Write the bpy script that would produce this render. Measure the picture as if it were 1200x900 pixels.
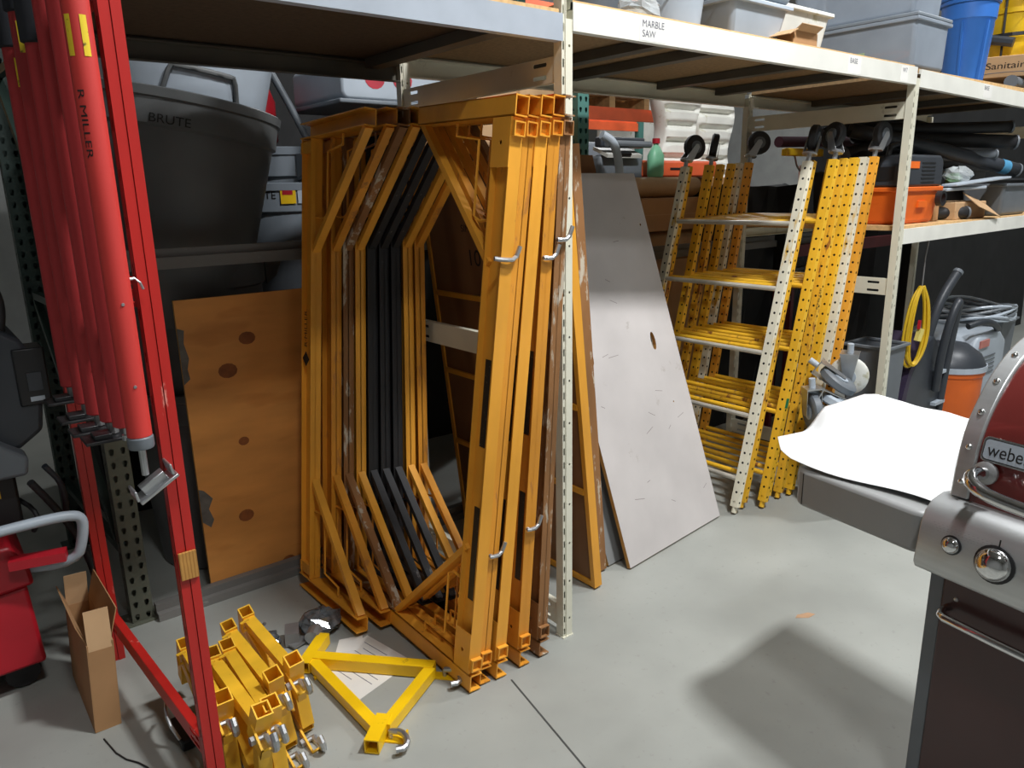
import bpy, math, random
from mathutils import Vector as V, Matrix, Euler
random.seed(7)
for o in list(bpy.data.objects): bpy.data.objects.remove(o)
SC = bpy.context.scene
COL = SC.collection
R = math.radians

# ------------------------------------------------------------------ camera
yaw, pitch, roll, FPX = 0.895776, 0.251703, -0.020077, 877.43
fw = V((math.cos(yaw)*math.cos(pitch), math.sin(yaw)*math.cos(pitch), -math.sin(pitch)))
rt = fw.cross(V((0, 0, 1))).normalized(); up = rt.cross(fw)
r2 = rt*math.cos(roll) + up*math.sin(roll); u2 = up*math.cos(roll) - rt*math.sin(roll)
cd = bpy.data.cameras.new('camera'); cam = bpy.data.objects.new('camera', cd); COL.objects.link(cam)
cam.matrix_world = Matrix(((r2.x, u2.x, -fw.x, 0), (r2.y, u2.y, -fw.y, 0), (r2.z, u2.z, -fw.z, 1.6), (0, 0, 0, 1)))
cd.sensor_width = 36; cd.lens = 36*FPX/1200; cd.clip_start = .05
SC.camera = cam
# ------------------------------------------------------------------ world, exposure
w = bpy.data.worlds.new('world'); SC.world = w; w.use_nodes = True
w.node_tree.nodes['Background'].inputs[0].default_value = (.75, .85, 1, 1)
w.node_tree.nodes['Background'].inputs[1].default_value = .035
SC.view_settings.view_transform = 'Standard'; SC.view_settings.look = 'None'
SC.view_settings.gamma = 1; SC.view_settings.use_curve_mapping = False
SC.view_settings.exposure = 0.0
# ------------------------------------------------------------------ ceiling lamp light (the housings are built further down)
LAMPS = [(2.25, 0.3, 4.6, 185), (5.6, 0.4, 4.6, 125), (0.3, -0.6, 4.6, 55),
         (3.6, -2.8, 4.6, 25), (4.0, 5.7, 4.6, 45), (6.6, 5.7, 4.6, 90), (8.8, 2.2, 4.6, 40)]
for i, (x, y, z, p) in enumerate(LAMPS):
    ld = bpy.data.lights.new('lamp_light', 'AREA'); ld.shape = 'RECTANGLE'; ld.size = .5; ld.size_y = .25
    ld.energy = p; ld.color = (.97, .985, 1.0)
    lo = bpy.data.objects.new('lamp_light', ld); COL.objects.link(lo); lo.location = (x, y, z - .1)

# ================================================================== helpers
def lin(c):
    return tuple(((v/255)/12.92 if v/255 <= .04045 else ((v/255+.055)/1.055)**2.4) for v in c) + (1,)
MATS = {}
def M(name, col, rough=.5, metal=0, mott=.12, scale=6, wear=None, wscale=14, wamt=.35, bump=0, stretch=None, coat=0, alpha=1, trans=0, emit=0, wave=None):
    """principled with mottling, optional wear patches of a second colour, optional wood grain"""
    if name in MATS: return MATS[name]
    m = bpy.data.materials.new(name); m.use_nodes = True; nt = m.node_tree; N = nt.nodes; L = nt.links
    b = N['Principled BSDF']; c = lin(col)
    b.inputs['Roughness'].default_value = rough; b.inputs['Metallic'].default_value = metal
    b.inputs['Coat Weight'].default_value = coat
    tc = N.new('ShaderNodeTexCoord'); mp = N.new('ShaderNodeMapping'); L.new(tc.outputs['Object'], mp.inputs[0])
    if stretch: mp.inputs['Scale'].default_value = stretch
    n1 = N.new('ShaderNodeTexNoise'); n1.inputs['Scale'].default_value = scale; n1.inputs['Detail'].default_value = 5
    L.new(mp.outputs[0], n1.inputs['Vector'])
    mx = N.new('ShaderNodeMix'); mx.data_type = 'RGBA'
    mx.inputs[6].default_value = tuple(v*(1-mott*1.6) for v in c[:3]) + (1,)
    mx.inputs[7].default_value = tuple(min(1, v*(1+mott*1.2)) for v in c[:3]) + (1,)
    rp = N.new('ShaderNodeValToRGB'); rp.color_ramp.elements[0].position = .32; rp.color_ramp.elements[1].position = .68
    L.new(n1.outputs[0], rp.inputs[0]); L.new(rp.outputs[0], mx.inputs[0])
    out = mx.outputs[2]
    if wave:
        wv = N.new('ShaderNodeTexWave'); wv.bands_direction = wave[0]; wv.inputs['Scale'].default_value = wave[1]
        wv.inputs['Distortion'].default_value = wave[2]; wv.inputs['Detail'].default_value = 3; wv.inputs['Detail Scale'].default_value = 1.5
        L.new(mp.outputs[0], wv.inputs['Vector'])
        m3 = N.new('ShaderNodeMix'); m3.data_type = 'RGBA'; m3.blend_type = 'MULTIPLY'; m3.inputs[7].default_value = wave[3]
        rw = N.new('ShaderNodeValToRGB'); rw.color_ramp.elements[0].position = .5; rw.color_ramp.elements[1].position = 1
        L.new(wv.outputs[0], rw.inputs[0]); L.new(rw.outputs[0], m3.inputs[0]); L.new(out, m3.inputs[6]); out = m3.outputs[2]
    if wear:
        n2 = N.new('ShaderNodeTexNoise'); n2.inputs['Scale'].default_value = wscale; n2.inputs['Detail'].default_value = 6; n2.inputs['Roughness'].default_value = .65
        L.new(mp.outputs[0], n2.inputs['Vector'])
        r_ = N.new('ShaderNodeValToRGB'); r_.color_ramp.elements[0].position = .72-wamt*.4; r_.color_ramp.elements[1].position = .78-wamt*.4
        L.new(n2.outputs[0], r_.inputs[0])
        m2 = N.new('ShaderNodeMix'); m2.data_type = 'RGBA'; m2.inputs[7].default_value = lin(wear)
        L.new(r_.outputs[0], m2.inputs[0]); L.new(out, m2.inputs[6]); out = m2.outputs[2]
    oi = N.new('ShaderNodeObjectInfo'); hs = N.new('ShaderNodeHueSaturation'); ma = N.new('ShaderNodeMapRange')
    ma.inputs[3].default_value = .93; ma.inputs[4].default_value = 1.07
    L.new(oi.outputs['Random'], ma.inputs[0]); L.new(ma.outputs[0], hs.inputs['Value']); L.new(out, hs.inputs['Color'])
    L.new(hs.outputs[0], b.inputs['Base Color'])
    if bump:
        bp = N.new('ShaderNodeBump'); bp.inputs['Strength'].default_value = bump; bp.inputs['Distance'].default_value = .01
        L.new(n1.outputs[0], bp.inputs['Height']); L.new(bp.outputs[0], b.inputs['Normal'])
    if trans: b.inputs['Transmission Weight'].default_value = trans
    if alpha < 1: b.inputs['Alpha'].default_value = alpha
    if emit:
        b.inputs['Emission Color'].default_value = c; b.inputs['Emission Strength'].default_value = emit
    MATS[name] = m; return m

def frame(d, up=(0, 0, 1)):
    d = V(d).normalized(); u = V(up)
    if abs(d.dot(u)) > .98: u = V((0, 1, 0)) if abs(d.y) < .9 else V((1, 0, 0))
    s = d.cross(u).normalized(); t = s.cross(d)
    return d, s, t
class B:
    def __init__(s): s.v = []; s.f = []; s.m = []
    def add(s, vs, fs, mi=0):
        n = len(s.v); s.v += [tuple(v) for v in vs]; s.f += [tuple(i+n for i in f) for f in fs]; s.m += [mi]*len(fs); return s
    def box(s, x0, x1, y0, y1, z0, z1, mi=0):
        return s.add([(x, y, z) for x in (x0, x1) for y in (y0, y1) for z in (z0, z1)],
              [(0, 1, 3, 2), (4, 6, 7, 5), (0, 4, 5, 1), (2, 3, 7, 6), (0, 2, 6, 4), (1, 5, 7, 3)], mi)
    def bar(s, a, b, w, h, up=(0, 0, 1), mi=0):
        a = V(a); b = V(b); d, x, t = frame(b-a, up); x = x*w/2; t = t*h/2
        vs = [p+q for p in (a, b) for q in (-x-t, x-t, x+t, -x+t)]
        return s.add(vs, [(0, 1, 2, 3), (7, 6, 5, 4), (0, 4, 5, 1), (1, 5, 6, 2), (2, 6, 7, 3), (3, 7, 4, 0)], mi)
    def sqtube(s, a, b, w, h=None, t=.003, up=(0, 0, 1), mi=0):
        h = h or w; a = V(a); b = V(b); d, x, u = frame(b-a, up); vs = []
        for p in (a, b):
            for k in (0, t):
                X = x*(w/2-k); U = u*(h/2-k); vs += [p-X-U, p+X-U, p+X+U, p-X+U]
        fs = []
        for i in range(4):
            j = (i+1) % 4
            fs += [(i, 8+i, 8+j, j), (4+i, 4+j, 12+j, 12+i), (i, j, 4+j, 4+i), (8+i, 12+i, 12+j, 8+j)]
        return s.add(vs, fs, mi)
    def cyl(s, a, b, r, r1=None, n=14, cap=True, mi=0):
        r1 = r if r1 is None else r1; a = V(a); b = V(b); d, x, t = frame(b-a); vs = []
        for p, q in ((a, r), (b, r1)):
            vs += [p + x*q*math.cos(2*math.pi*i/n) + t*q*math.sin(2*math.pi*i/n) for i in range(n)]
        fs = [(i, (i+1) % n, n+(i+1) % n, n+i) for i in range(n)]
        if cap: fs += [tuple(range(n-1, -1, -1)), tuple(range(n, 2*n))]
        return s.add(vs, fs, mi)
    def ring(s, c, axis, r0, r1, h, n=18, mi=0):
        """hollow cylinder from c along axis*h"""
        c = V(c); d, x, t = frame(axis); vs = []
        for rr, z in ((r0, 0), (r1, 0), (r1, h), (r0, h)):
            vs += [c + d*z + x*rr*math.cos(2*math.pi*i/n) + t*rr*math.sin(2*math.pi*i/n) for i in range(n)]
        return s.add(vs, [(k*n+i, k*n+(i+1) % n, ((k+1) % 4)*n+(i+1) % n, ((k+1) % 4)*n+i) for k in range(4) for i in range(n)], mi)
    def pipe(s, pts, r, n=8, mi=0, smooth=0, cap=True, rs=None):
        P = [V(p) for p in pts]
        for _ in range(smooth):
            Q = [P[0]]
            for a, b in zip(P, P[1:]): Q += [a*.75+b*.25, a*.25+b*.75]
            P = Q + [P[-1]]
        d, x, t = frame(P[1]-P[0]); vs = []
        for k, p in enumerate(P):
            dd = (P[min(k+1, len(P)-1)]-P[max(k-1, 0)]).normalized()
            x = (x - dd*x.dot(dd)).normalized(); t = dd.cross(x)
            rr = rs[k] if rs and not smooth else r
            vs += [p + x*rr*math.cos(2*math.pi*i/n) + t*rr*math.sin(2*math.pi*i/n) for i in range(n)]
        m = len(P); fs = [(k*n+i, k*n+(i+1) % n, (k+1)*n+(i+1) % n, (k+1)*n+i) for k in range(m-1) for i in range(n)]
        if cap: fs += [tuple(range(n-1, -1, -1)), tuple(range((m-1)*n, m*n))]
        return s.add(vs, fs, mi)
    def lathe(s, prof, c=(0, 0, 0), n=24, axis=(0, 0, 1), mi=0, sx=1, sy=1, a0=0):
        c = V(c); d, x, t = frame(axis); vs = []
        if abs(d.z) > .98: x, t = V((1, 0, 0)), V((0, 1, 0))*(1 if d.z > 0 else -1)
        for r, z in prof:
            vs += [c + d*z + x*r*sx*math.cos(a0+2*math.pi*i/n) + t*r*sy*math.sin(a0+2*math.pi*i/n) for i in range(n)]
        m = len(prof); fs = [(k*n+i, k*n+(i+1) % n, (k+1)*n+(i+1) % n, (k+1)*n+i) for k in range(m-1) for i in range(n)]
        if prof[0][0] > 1e-6: fs.append(tuple(range(n-1, -1, -1)))
        if prof[-1][0] > 1e-6: fs.append(tuple(range((m-1)*n, m*n)))
        return s.add(vs, fs, mi)
    def prism(s, poly, o, u, v, th, mi=0):
        """polygon in plane (u,v) at o, extruded by th along u x v"""
        o = V(o); u = V(u); v = V(v); n = u.cross(v).normalized()*th; k = len(poly)
        vs = [o+u*a+v*b for a, b in poly] + [o+u*a+v*b+n for a, b in poly]
        fs = [tuple(range(k-1, -1, -1)), tuple(range(k, 2*k))] + [(i, (i+1) % k, k+(i+1) % k, k+i) for i in range(k)]
        return s.add(vs, fs, mi)
    def holed(s, o, u, v, w, n, pitch, hole, mi=0):
        """plate from o: width w along u, n cells of pitch along v, each with a hole (8 points around the cell centre)"""
        o = V(o); u = V(u); v = V(v)
        for k in range(n):
            c = o + u*w/2 + v*(k+.5)*pitch
            out = [(-w/2, -pitch/2), (0, -pitch/2), (w/2, -pitch/2), (w/2, 0), (w/2, pitch/2), (0, pitch/2), (-w/2, pitch/2), (-w/2, 0)]
            s.add([c+u*a+v*b for a, b in out]+[c+u*a+v*b for a, b in hole],
                  [(i, (i+1) % 8, 8+(i+1) % 8, 8+i) for i in range(8)], mi)
        return s
    def grid(s, fn, nu, nv, mi=0, th=0):
        vs = [V(fn(i/nu, j/nv)) for i in range(nu+1) for j in range(nv+1)]
        fs = [(i*(nv+1)+j, (i+1)*(nv+1)+j, (i+1)*(nv+1)+j+1, i*(nv+1)+j+1) for i in range(nu) for j in range(nv)]
        return s.add(vs, fs, mi)
    def xf(s, mtx): s.v = [tuple(mtx @ V(v)) for v in s.v]; return s
    def build(s, name, mat, parent=None, smooth=0, bevel=0, solid=0, local=None, sub=0, seg=2):
        me = bpy.data.meshes.new(name); off = V((0, 0, 0))
        if parent is not None and not LOCAL.get(parent, False):
            off = V(parent.location)
            q = parent.parent
            while q is not None: off += V(q.location); q = q.parent
        me.from_pydata([tuple(V(v)-off) for v in s.v], [], s.f)
        mats = mat if isinstance(mat, (list, tuple)) else [mat]
        for m in mats: me.materials.append(m)
        if len(mats) > 1: me.polygons.foreach_set('material_index', s.m)
        o = bpy.data.objects.new(name, me); COL.objects.link(o)
        if parent is not None:
            o.parent = parent; LOCAL[o] = LOCAL.get(parent, False)
        if smooth:
            me.polygons.foreach_set('use_smooth', [True]*len(me.polygons)); me.set_sharp_from_angle(angle=R(smooth))
        if solid:
            md = o.modifiers.new('solid', 'SOLIDIFY'); md.thickness = solid; md.offset = 0
        if bevel:
            md = o.modifiers.new('bevel', 'BEVEL'); md.width = bevel; md.segments = seg; md.limit_method = 'ANGLE'; md.angle_limit = R(40)
            me.polygons.foreach_set('use_smooth', [True]*len(me.polygons)); me.set_sharp_from_angle(angle=R(60 if seg > 1 else 30))
        if sub:
            md = o.modifiers.new('sub', 'SUBSURF'); md.levels = sub; md.render_levels = sub
            me.polygons.foreach_set('use_smooth', [True]*len(me.polygons))
        return o
LOCAL = {}
def tag(o, label, cat, group=None, kind=None):
    if label: o['label'] = label
    if cat: o['category'] = cat
    if group: o['group'] = group
    if kind: o['kind'] = kind
    return o
def thing(name, label, cat, loc=(0, 0, 0), rot=None, group=None, local=False):
    """Empty at the base; parts are given in world coordinates unless rot/local"""
    o = bpy.data.objects.new(name, None); COL.objects.link(o); o.location = loc; o.empty_display_size = .1
    if rot: o.rotation_euler = rot
    LOCAL[o] = bool(rot) or local
    return tag(o, label, cat, group)
def struct(name, b, mat, **k):
    o = b.build(name, mat, **k); o['kind'] = 'structure'; return o
def dup(root, loc, rot, label, group=None):
    r_ = root.copy(); COL.objects.link(r_); r_.location = loc; r_.rotation_euler = rot; r_['label'] = label; LOCAL[r_] = True
    if group: r_['group'] = group
    for ch in [c for c in bpy.data.objects if c.parent == root]:
        c = ch.copy(); COL.objects.link(c); c.parent = r_; LOCAL[c] = True
        for g in [q for q in bpy.data.objects if q.parent == ch]:
            d = g.copy(); COL.objects.link(d); d.parent = c; LOCAL[d] = True
    return r_
def parts(root, nm): return [c for c in bpy.data.objects if c.parent == root and c.name.split('.')[0] == nm]
def text(txt, mat, parent, o, u, v, h, name='lettering', depth=.0006, bend=None, width=None):
    """flat raised lettering: o lower left corner, u reading direction, v up"""
    cu = bpy.data.curves.new('t', 'FONT'); cu.body = txt; cu.size = 1; cu.extrude = 0
    to = bpy.data.objects.new('t', cu); COL.objects.link(to)
    dg = bpy.context.evaluated_depsgraph_get(); me = bpy.data.meshes.new_from_object(to.evaluated_get(dg))
    bpy.data.objects.remove(to); bpy.data.curves.remove(cu)
    xs = [p.co.x for p in me.vertices]; k = h/.72; kx = width/(max(xs)-min(xs)) if width else k
    o = V(o); u = V(u).normalized(); v = V(v).normalized(); n = u.cross(v)
    b = B()
    vs = []
    for p in me.vertices:
        x, y = (p.co.x-min(xs))*kx, p.co.y*k
        vs.append(bend(x, y) if bend else o+u*x+v*y+n*depth)
    b.add(vs, [tuple(p.vertices) for p in me.polygons])
    bpy.data.meshes.remove(me)
    return b.build(name, mat, parent)
def oct8(rx, ry, oy=0):
    return [(-rx*.7, -ry*.7+oy), (0, -ry+oy), (rx*.7, -ry*.7+oy), (rx, oy), (rx*.7, ry*.7+oy), (0, ry+oy), (-rx*.7, ry*.7+oy), (-rx, oy)]
def drop8(r, ly):   # keyhole slot
    return [(-r*.45, -ly), (0, -ly), (r*.45, -ly), (r*.9, ly*.1), (r*.9, ly*.7), (0, ly), (-r*.9, ly*.7), (-r*.9, ly*.1)]
def rrect(w, h, r, n=4):
    out = []
    for cx, cy, a0 in ((w-r, h-r, 0), (r, h-r, 90), (r, r, 180), (w-r, r, 270)):
        out += [(cx+r*math.cos(R(a0+90*i/n)), cy+r*math.sin(R(a0+90*i/n))) for i in range(n+1)]
    return out
X1, Y1, Z1 = V((1, 0, 0)), V((0, 1, 0)), V((0, 0, 1))

# ================================================================== materials
m_conc = M('concrete', (154, 156, 150), .5, mott=.09, scale=1.7, wear=(146, 147, 141), wscale=34, wamt=.28, bump=.03)
m_wall = M('wall_paint', (150, 152, 150), .8, mott=.05)
m_ceil = M('ceiling_paint', (160, 160, 156), .9, mott=.04)
m_ivory = M('ivory_enamel', (222, 219, 200), .4, mott=.04, wear=(196, 192, 172), wscale=9, wamt=.18)
m_white = M('white_enamel', (232, 231, 222), .38, mott=.04)
m_grayb = M('grey_enamel', (168, 176, 186), .42, mott=.06)
m_chipe = M('particle_board_edge', (206, 168, 116), .8, mott=.1, scale=60)
m_chipsh = M('shaded_particle_board', (84, 68, 50), .85, mott=.12, scale=60)  # left bay board, its colour darkened to hold the shade under the shelf
m_bar = M('dark_bar_steel', (88, 84, 74), .5, mott=.1)
m_chip = M('particle_board', (150, 122, 86), .8, mott=.14, scale=60)
m_red = M('red_enamel', (186, 36, 30), .42, mott=.08, wear=(220, 140, 126), wscale=30, wamt=.2, stretch=(1, 1, .25))
m_pole = M('red_pole_plastic', (178, 46, 48), .6, mott=.1, scale=5, wear=(140, 24, 26), wscale=18, wamt=.22, stretch=(1, 1, .3))
m_pole2 = M('bright_red_pole', (206, 58, 52), .55, mott=.08, scale=5, wear=(160, 30, 30), wscale=18, wamt=.15, stretch=(1, 1, .3))
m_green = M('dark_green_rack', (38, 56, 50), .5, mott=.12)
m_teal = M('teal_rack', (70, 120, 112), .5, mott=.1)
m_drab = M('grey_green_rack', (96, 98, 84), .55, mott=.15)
m_beam = M('worn_grey_beam', (112, 110, 106), .5, mott=.16, wear=(150, 148, 142), wscale=20, wamt=.2, stretch=(.3, 1, 1))
m_amber = M('amber_enamel', (234, 164, 54), .42, mott=.1, wear=(190, 126, 56), wscale=16, wamt=.16, stretch=(1, 1, .35))
m_amber2 = M('worn_amber_enamel', (224, 150, 46), .45, mott=.13, wear=(186, 122, 52), wscale=18, wamt=.36, stretch=(1, 1, .3))
m_rusty = M('dirty_brown_enamel', (150, 104, 60), .6, mott=.22, wear=(196, 184, 164), wscale=22, wamt=.42, stretch=(1, 1, .3))
m_blk = M('black_enamel', (40, 40, 42), .45, mott=.2, wear=(120, 118, 114), wscale=24, wamt=.22, stretch=(1, 1, .2))
m_yel = M('yellow_enamel', (240, 186, 48), .42, mott=.1, wear=(176, 124, 44), wscale=18, wamt=.2, stretch=(1, 1, .3))
m_yel2 = M('bright_yellow_enamel', (250, 200, 20), .35, mott=.06, wear=(196, 150, 30), wscale=16, wamt=.12)
m_yelw = M('chipped_yellow_enamel', (236, 182, 52), .45, mott=.12, wear=(150, 96, 44), wscale=20, wamt=.4, stretch=(1, 1, .3))
m_pale = M('pale_worn_enamel', (224, 218, 196), .45, mott=.08, wear=(206, 164, 60), wscale=9, wamt=.36, stretch=(1, 1, .3))
m_zinc = M('zinc_steel', (190, 192, 194), .32, .85, mott=.08)
m_steel = M('dull_steel', (150, 150, 150), .4, .6, mott=.12)
m_rung = M('worn_silver_rung', (206, 200, 186), .4, .25, mott=.1)
m_dark = M('black_plastic', (26, 26, 28), .45, mott=.1)
m_rub = M('black_rubber', (34, 34, 36), .6, mott=.14)
m_foam = M('black_foam', (28, 30, 36), .9, mott=.1)
m_sticky = M('yellow_sticker', (226, 196, 40), .5, mott=.06, wear=(96, 84, 30), wscale=60, wamt=.3)
m_stickw = M('white_sticker', (222, 220, 214), .5, mott=.04, wear=(90, 90, 90), wscale=70, wamt=.32)
m_ink = M('black_ink', (22, 20, 18), .7, mott=0)
m_inkg = M('grey_marker', (110, 110, 120), .7, mott=0)
m_label = M('black_label', (28, 28, 26), .4, mott=.1, wear=(150, 146, 130), wscale=90, wamt=.18)
m_card = M('cardboard', (172, 130, 88), .85, mott=.06)
m_cardl = M('pale_cardboard', (192, 156, 116), .85, mott=.06)
m_ply = M('orange_plywood', (216, 146, 72), .6, mott=.12, scale=2.2, stretch=(1, 3, 1.2), wave=('Z', 1.6, 7, (.86, .8, .74, 1)))
m_plyb = M('brown_plywood', (128, 88, 54), .65, mott=.2, scale=2.5, stretch=(1, 1, .5), wave=('Y', 1.4, 6, (.8, .74, .68, 1)))
m_knot = M('wood_knot', (142, 80, 36), .7, mott=.2, scale=20, wave=('Z', 40, 4, (.6, .5, .45, 1)))
m_board = M('worn_grey_board', (198, 192, 189), .6, mott=.06, scale=3, wear=(178, 170, 164), wscale=7, wamt=.22)
m_edge = M('plywood_edge', (190, 140, 70), .7, mott=.15, scale=8, wave=('X', 40, 1, (.7, .6, .5, 1)))
m_gcan = M('grey_can_plastic', (124, 132, 140), .45, mott=.06, scale=3)
m_gcand = M('dusty_dark_grey_plastic', (94, 96, 96), .5, mott=.12, scale=3)
m_gcanl = M('light_grey_plastic', (172, 182, 192), .42, mott=.05)
m_paper = M('white_paper', (232, 230, 224), .7, mott=.03)
m_cloth = M('white_plastic_sheet', (240, 242, 242), .45, mott=.02)
m_stain = M('brushed_stainless', (196, 198, 198), .36, .75, mott=.05, scale=4, stretch=(1, 1, 14))
m_chrome = M('chrome', (214, 214, 214), .1, 1, mott=.02)
m_tabl = M('grey_powdercoat', (142, 143, 142), .45, .0, mott=.04)
m_mar = M('maroon_enamel', (98, 38, 35), .16, 0, mott=.05, coat=.6)
m_mard = M('dark_maroon_panel', (64, 29, 27), .32, 0, mott=.08, coat=.2)
m_oran = M('orange_plastic', (226, 104, 30), .45, mott=.05)
m_bplas = M('slate_plastic', (52, 56, 62), .42, mott=.08)
m_gplas = M('grey_plastic', (104, 110, 116), .45, mott=.06)
m_blue = M('blue_plastic', (52, 110, 190), .42, mott=.05)
m_ycord = M('yellow_cord', (214, 176, 30), .5, mott=.08)
m_hyel = M('yellow_plastic', (232, 188, 20), .4, mott=.08)
m_redp = M('red_plastic', (176, 26, 40), .4, mott=.08)
m_whp = M('white_plastic', (222, 222, 214), .5, mott=.08, scale=4, wear=(190, 186, 160), wscale=5, wamt=.3)
m_orbeam = M('orange_rack_beam', (214, 92, 50), .5, mott=.08)
m_clear = M('clear_film', (214, 220, 222), .2, .0, mott=.05, alpha=.45)
m_tote = M('cloudy_tote_plastic', (156, 166, 178), .35, mott=.05, alpha=.72)
m_wood = M('pallet_wood', (176, 138, 92), .8, mott=.15, stretch=(.3, 3, 3))
# ================================================================== room shell
RX0, RX1, RY0, RY1, RZ = -3.2, 10.5, -4.5, 8.0, 5.2
fl = struct('floor', B().box(RX0, RX1, RY0, RY1, -.1, 0), m_conc)
# thin dark strip along the saw-cut joint in the slab
jm = M('joint_line', (70, 70, 68), .9, mott=.1)
ja, jb = V((1.36, 1.735, .0004)), V((1.05, .2, .0004))
B().prism([(0, -.003), (1.6, -.003), (1.6, .003), (0, .003)], ja, (jb-ja).normalized(), Z1.cross((jb-ja).normalized()), .0006).build('saw_cut', jm, fl)
B().prism([(0, 0), (.05, -.012), (.09, .004), (.07, .022), (.02, .018)], (2.42, 1.32, .0003), V((.9, -.43, 0)), V((.43, .9, 0)), .0004).build('paint_stain', M('orange_stain', (188, 150, 116), .7, mott=.2), fl)
struct('ceiling', B().box(RX0, RX1, RY0, RY1, RZ, RZ+.1), m_ceil)
struct('wall_back', B().box(RX0, RX1, RY1, RY1+.1, 0, RZ), m_wall)
struct('wall_front', B().box(RX0, RX1, RY0-.1, RY0, 0, RZ), m_wall)
struct('wall_left', B().box(RX0-.1, RX0, RY0, RY1, 0, RZ), m_wall)
struct('wall_right', B().box(RX1, RX1+.1, RY0, RY1, 0, RZ), m_wall)
m_tube = M('lamp_tube', (255, 255, 255), .5, mott=0, emit=4)
m_hous = M('lamp_housing', (225, 225, 225), .4, mott=0)
for i, (x, y, z, p) in enumerate(LAMPS):
    t = thing('ceiling_lamp', 'white strip lamp under the ceiling, '+('above the grill', 'above the right shelf bay', 'behind the left viewer side', 'behind the right viewer side', 'over the rear aisle by the cans', 'over the rear aisle by the orange beams', 'at the far right aisle end')[i], 'lamp', (x, y, z), group='ceiling strip lamps')
    B().box(x-.65, x+.65, y-.2, y+.2, z-.02, z+.05).box(x-.66, x+.66, y-.21, y-.2, z-.06, z+.05).box(x-.66, x+.66, y+.2, y+.21, z-.06, z+.05).build('housing', m_hous, t)
    for s_ in (-.1, .1): B().cyl((x-.6, y+s_, z-.05), (x+.6, y+s_, z-.05), .016, n=8).build('tube', m_tube, t)
    for s_ in (-.5, .5): B().cyl((x+s_, y, z+.05), (x+s_, y, RZ), .006, n=6).build('hanger', m_steel, t)

# ================================================================== boltless shelving along the aisle
YF, YR = 1.8, 2.77
rack = thing('shelving_rack', 'long boltless shelving with ivory posts, white beams and red end frame', 'shelf', (.4, YF, 0))
slot = [(-.003, -.012), (0, -.012), (.003, -.012), (.003, 0), (.003, .012), (0, .012), (-.003, .012), (-.003, 0)]
def shelf_post(x, y, z1, mat, face=-1, name='post'):
    if mat is m_red:      # rolled red post: two half faces with a seam, slots only on the outer flank
        b = B(); w, d = .044, .036; x0 = x-w/2; n = int(z1/.1)
        b.box(x0, x0+w/2-.001, y-.002, y+.004, 0, z1).box(x0+w/2+.001, x0+w, y-.004, y+.004, 0, z1).box(x0+.002, x0+w-.002, y+.004, y+.006, 0, z1)
        b.box(x0+w-.004, x0+w, y, y+d, 0, z1).box(x0, x0+w, y+d-.004, y+d, 0, z1)
        b.holed((x0, y+d, 0), -Y1, Z1, d, n, z1/n, slot)
        return b.build(name, mat, rack)
    b = B(); w, d = .042, .036; x0 = x-w/2; n = int(z1/.05); zt = n*.05; yf = y if face < 0 else y
    b.holed((x0, y, 0), X1, Z1, .013, n, .05, slot)
    b.holed((x0+.016, y-.003, 0), X1, Z1, .026, n//3, .15, oct8(.004, .004))
    b.box(x0+.013, x0+.016, y-.003, y+.003, 0, zt)
    for a, c in (((x0, y), (x0, y+d)), ((x0, y+d), (x0+w, y+d)), ((x0+w, y+d), (x0+w, y-.003))):
        b.add([(a[0], a[1], 0), (c[0], c[1], 0), (c[0], c[1], zt), (a[0], a[1], zt)], [(0, 1, 2, 3)])
    b.add([(x0, y, zt), (x0+w, y, zt), (x0+w, y+d, zt), (x0, y+d, zt)], [(0, 1, 2, 3)])
    b.box(x0-.004, x0+w+.004, y-.006, y+d, 0, .004)
    return b.build(name, mat, rack)
for x, m in ((.415, m_red), (1.68, m_ivory), (4.03, m_ivory), (6.45, m_ivory)):
    shelf_post(x, YF, 2.2 if x < 4 else 2.15, m); shelf_post(x if x > 1 else .36, YR-.03, 2.15, m)
def brace(x, z0, z1, mat, xr=None, t=.012):
    xr = x if xr is None else xr
    b = B(); sl = [(-.03, -.006), (0, -.006), (.03, -.006), (.033, 0), (.03, .006), (0, .006), (-.03, .006), (-.033, 0)]
    a, c = V((x-t, YF+.036, z0)), V((xr-t, YR-.03, z0)); d = (c-a).normalized(); L = (c-a).length; h = z1-z0
    # web with two slots near each end, flanges top and bottom
    for s0 in (0, L-.15):
        for k in (0, 1): b.holed(a+d*s0+Z1*(k*h/2), d, Z1, .15, 1, h/2, sl)
    for k in (0,): b.add([a+d*.15, a+d*(L-.15), a+d*(L-.15)+Z1*h, a+d*.15+Z1*h], [(0, 1, 2, 3)])
    for z in (z0, z1):
        o = V((0, 0, z-z0)); q = V((t*2, 0, 0)); b.add([a+o, c+o, c+o+q, a+o+q], [(0, 1, 2, 3)])
    return b.build('end_brace', mat, rack, solid=.002)
brace(1.68, 1.925, 2.0, m_ivory); brace(1.68, .995, 1.08, m_ivory); brace(1.68, .035, .12, m_ivory)
brace(4.03, 1.915, 1.995, m_ivory); brace(4.03, 1.03, 1.115, m_ivory); brace(4.03, .06, .14, m_ivory)
brace(.415, 1.36, 1.42, m_red, .36); brace(.415, 2.0, 2.06, m_red, .36); brace(.415, .15, .2, m_red, .36)
brace(6.45, 1.9, 1.98, m_ivory)
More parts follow.
